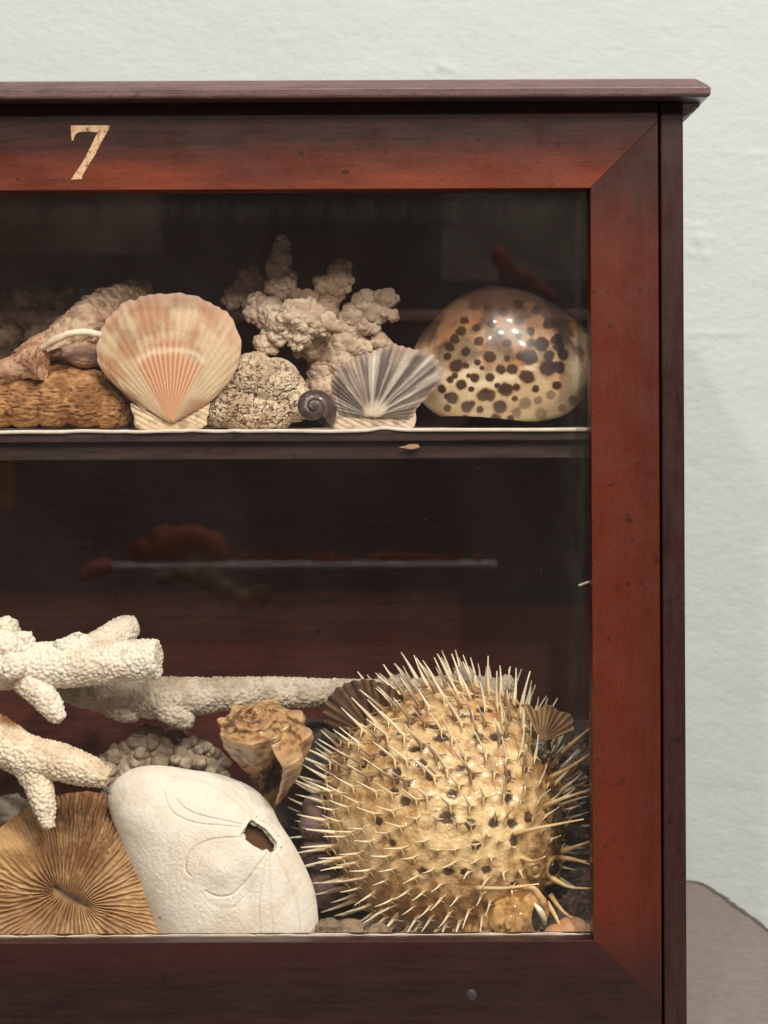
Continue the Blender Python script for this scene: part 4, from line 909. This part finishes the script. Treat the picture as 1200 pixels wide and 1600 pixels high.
for ex, ey, er in ((853, 1329, 15), (820, 1322, 11)):
    c_, v = on_skin(ex, ey, 5); V, F = torus(c_, v + np.array((0.1, -.5, 0)), er * k, 4.2 * k); V = V + k * 1.2 * np.stack([fbm(V * 500, 3)] * 3, 1)
    eo = mk('eyelid', V, F, SKIN, FISH, lumpcol(V, srgb(206, 172, 116), srgb(160, 120, 74)))
    V, F = ballVF(c_ - v * 3 * k, er * .80 * k, 12); mk('eye', V, F, EYE if ex > 840 else plain_mat('eye_clouded', srgb(176, 150, 104), srgb(130, 106, 70), 500, .5), FISH)
q1 = [W(*p) for p in [(797, 1390, .018), (812, 1386, .012), (832, 1390, .010), (846, 1404, .011), (853, 1424, .014), (852, 1440, .018)]]
V, F = tubeVF(q1, [2 * k, 4 * k, 5 * k, 5.5 * k, 5 * k, 2 * k], 40, 12); V = V + 2.2 * k * np.stack([fbm(V * 260, 4)] * 3, 1)
mk('lip', V, F, SKIN, FISH, lumpcol(V, srgb(214, 178, 120), srgb(170, 126, 74)))
V, F = tubeVF([W(*p) for p in [(834, 1412, .010), (843, 1422, .009), (849, 1434, .011), (851, 1446, .015)]], [1.5 * k, 4.6 * k, 4.8 * k, 2 * k], 24, 10)
mk('beak', V, F, SPM, FISH, lumpcol(V, srgb(240, 232, 206), srgb(222, 206, 170)))
V, F = ballVF(W(838, 1436, .019), (7 * k, 6 * k, 18 * k), 14); mk('mouth', V, F, plain_mat('mouth_dark', (.02, .012, .008), (.05, .03, .02), 300, .6), FISH)
P_, N_, F_ = fuse(lumps([(798, 1436, .034, 38), (775, 1442, .040, 38), (815, 1456, .032, 26), (752, 1452, .046, 36), (826, 1405, .042, 20), (852, 1358, .052, 26), (832, 1352, .052, 34), (812, 1380, .050, 30)], 12), .0007, 6)
V = P_ + N_ * (.0012 * fbm(P_ * 120, 4) - .0016 * sstep(.2, .02, np.abs(fbm(P_ * np.array((190, 120, 60)) + 2, 3))) + .0006 * fbm(P_ * 420, 3))[:, None]; mk('jaw', V, F_, SKIN, FISH, lumpcol(V, srgb(226, 182, 116), srgb(196, 146, 84)))
P_, N_, F_ = fuse(lumps([(843, 1172, .048, 10), (851, 1180, .049, 9), (836, 1166, .050, 8), (848, 1164, .050, 7)], 12), .0005, 2)
mk('gill', P_ + N_ * (.0022 * fbm(P_ * 420, 4))[:, None], F_, plain_mat('gill_skin', (.02, .016, .012), (.14, .11, .08), 700, .5, .6), FISH)
for pts in [[(742, 1388, .022), (790, 1388, .010), (842, 1381, .004)], [(862, 1372, .030), (890, 1386, .022), (924, 1388, .018)], [(860, 1398, .036), (884, 1428, .030), (930, 1452, .026)], [(878, 1330, .040), (902, 1322, .032), (928, 1312, .028)],
            [(876, 1340, .040), (902, 1344, .030), (926, 1352, .026)], [(812, 1340, .030), (834, 1346, .018), (852, 1338, .012)], [(796, 1304, .028), (850, 1292, .014), (912, 1280, .010)], [(846, 1262, .040), (884, 1246, .026), (930, 1232, .020)],
            [(858, 1216, .044), (892, 1198, .030), (930, 1172, .024)], [(876, 1178, .056), (900, 1156, .044), (924, 1136, .040)], [(855, 1410, .034), (872, 1440, .028), (880, 1470, .026)]]:
    V, F = tubeVF([W(*p) for p in pts], [4.4 * k, 2.6 * k, 1.0 * k], 8, 6); mk('spine', V, F, SPM, FISH, lumpcol(V, srgb(238, 214, 166), srgb(214, 178, 124)))
# pectoral fin: pleated fan
na2, nr2 = 120, 30
a = np.linspace(.30, 2.1, na2); rr_ = np.linspace(.08, 1, nr2); A, R2 = np.meshgrid(a, rr_, indexing='ij')
rimr = 62 * (1 + .08 * np.cos(a * 9) + .10 * vnoise(np.stack([a * 3, a * 0, a * 0], -1))) * np.where(a > 1.3, .95, 1)
px = 846 + rimr[:, None] * R2 * np.cos(A) * .95; py = 1160 - rimr[:, None] * R2 * np.sin(A)
pl = np.cos(A * 34); V = W(px, py, .052 - (3 * pl * R2 + 10 * np.sin(A * 1.6) * R2) * S)
c = mix(srgb(190, 158, 118), srgb(112, 84, 60), sstep(-.2, .8, -pl) * .8); c = mix(c, srgb(120, 86, 60), sstep(-.1, .3, fbm(np.stack([px * .08, py * .08, px * 0], -1), 3)) * .5)
o = mk('fin', V, gridF(na2, nr2), SKIN, FISH, c); solid(o, .0005)
# a second, ragged fin fold further down the right flank
a = np.linspace(-1.0, .9, 90); A, R2 = np.meshgrid(a, rr_, indexing='ij'); rimr = 48 * (1 + .15 * vnoise(np.stack([a * 4, a * 0 + 3, a * 0], -1)))
px = 868 + rimr[:, None] * R2 * np.cos(A); py = 1228 - rimr[:, None] * R2 * np.sin(A); pl = np.cos(A * 26)
V = W(px, py, .072 - (3 * pl * R2 + 8 * np.sin(A * 2) * R2) * S); c = mix(srgb(150, 118, 92), srgb(88, 66, 52), sstep(-.2, .8, -pl) * .8)
o = mk('fin', V, gridF(90, nr2), SKIN, FISH, c); solid(o, .0005)

# ---------------- a white splinter caught at the glass edge
V, F = tubeVF([W(904, 915, .0125), W(912, 912, .012), W(923, 908, .0125)], [.0005, .0007, .0004], 8, 6)
tag(mk('splinter', V, F, PAPER), 'tiny white splinter caught at the right edge of the glass', 'splinter')

# ---------------- across the aisle: a pale-edged bench and rocks, with added stand-in shapes and boards, mirrored in the pane
def M_(px, py, L): 
    q_ = W(px, py, L); q_[..., 1] = .015 - L; return q_
def facing_box(name, x0, x1, y0, y1, L, depth, mat, root=None):
    a, c_ = M_(x0, y1, L), M_(x1, y0, L); return box(name, a[0], c_[0], a[1] - depth, a[1], a[2], c_[2], mat, root, .002)
LEDGE = plain_mat('pale_ledge', srgb(150, 138, 146), srgb(190, 178, 184), 14, .6)
DUSK = plain_mat('dark_board', srgb(46, 38, 38), srgb(62, 52, 50), 20, .7)
bench = facing_box('bench', 165, 778, 880, 891, 1.42, .05, LEDGE)
tag(bench, 'pale bench edge mirrored in the lower half of the pane', 'bench')
high = facing_box('wall_shelf', -300, 1000, 484, 506, 1.62, .10, plain_mat('rosy_board', srgb(150, 116, 116), srgb(170, 134, 132), 20, .6))
tag(high, 'rosy shelf edge mirrored as a long stripe behind the upper shells', 'shelf')
OR = plain_mat('orange_rock', srgb(140, 78, 44), srgb(92, 46, 24), 30, .9)
def mrock(pts, label):
    P_, N_, F_ = fuse([ballVF(M_(x, y, L), r * sc(L), 12) for x, y, L, r in pts], .006, 4)
    tag(mk('orange_rock', P_ + N_ * (.012 * fbm(P_ * 22, 4))[:, None], F_, OR), label, 'rock')
mrock([(220, 860, 1.45, 20), (260, 850, 1.46, 28), (300, 842, 1.46, 32), (330, 850, 1.46, 26), (350, 866, 1.45, 16)], 'tall orange rock mirrored in the pane above the bench edge')
mrock([(380 + 28 * i, 872 - 2 * math.sin(i), 1.45, 11) for i in range(14)], 'long low orange rock mirrored in the pane right of the taller one')
P_, N_, F_ = fuse([ballVF(M_(x, y, 1.5), r * sc(1.5), 12) for x, y, r in [(782, 398, 14), (796, 420, 17), (822, 436, 17), (846, 453, 14), (866, 468, 9), (784, 384, 8), (800, 440, 12)]], .006, 5)
tag(mk('red_standin', P_ + N_ * (.012 * fbm(P_ * 20, 4))[:, None], F_, plain_mat('crimson_surface', srgb(120, 34, 46), srgb(96, 24, 36), 40, .9)), 'crimson stand-in shape mirrored in the pane above the cowrie', 'standin')  # added stand-in for an unidentified crimson reflection
P_, N_, F_ = fuse([ballVF(M_(x, y, 1.38), r * sc(1.38), 12) for x, y, r in [(255, 905, 14), (285, 900, 18), (320, 905, 16), (350, 920, 14), (380, 935, 13), (405, 930, 12), (425, 922, 7)]], .006, 5)
tag(mk('green_standin', P_ + N_ * (.014 * fbm(P_ * 25, 4))[:, None], F_, plain_mat('olive_surface', srgb(112, 98, 70), srgb(80, 70, 54), 40, .9)), 'olive stand-in for a hand-like shape, mirrored in the pane just under the bench edge', 'stone')  # added stand-in for a hand-like olive reflection, no stone
P_, N_, F_ = fuse([ballVF(M_(x, y, 1.40), r * sc(1.40), 12) for x, y, r in [(130, 900, 15), (148, 890, 17), (162, 886, 14)]], .006, 5)
tag(mk('pink_stone', P_ + N_ * (.01 * fbm(P_ * 25, 4))[:, None], F_, plain_mat('rose_surface', srgb(176, 104, 104), srgb(140, 76, 80), 40, .9)), 'rose pink stand-in for hands, mirrored at the left end of the bench edge', 'stone')  # added stand-in for pink hands reflected in the pane, no stone

GB = plain_mat('added_grey_board', srgb(96, 88, 84), srgb(160, 148, 140), 7, .8); BB = plain_mat('added_brown_board', srgb(120, 84, 50), srgb(150, 104, 62), 6, .8)  # boards added out of view to give the pane soft, hazy reflections
tag(facing_box('haze_board', -260, 250, 280, 400, 3.0, .03, GB), 'added grey board, mirrored as haze in the upper left of the pane', 'board')
tag(facing_box('haze_board', 690, 1080, 300, 440, 3.0, .03, GB), 'added grey board, mirrored as haze above the cowrie', 'board')
tag(facing_box('added_brown_board', -260, 16, 715, 800, 2.1, .03, BB), 'added brown board mirrored at the left edge just below the shelf', 'board')
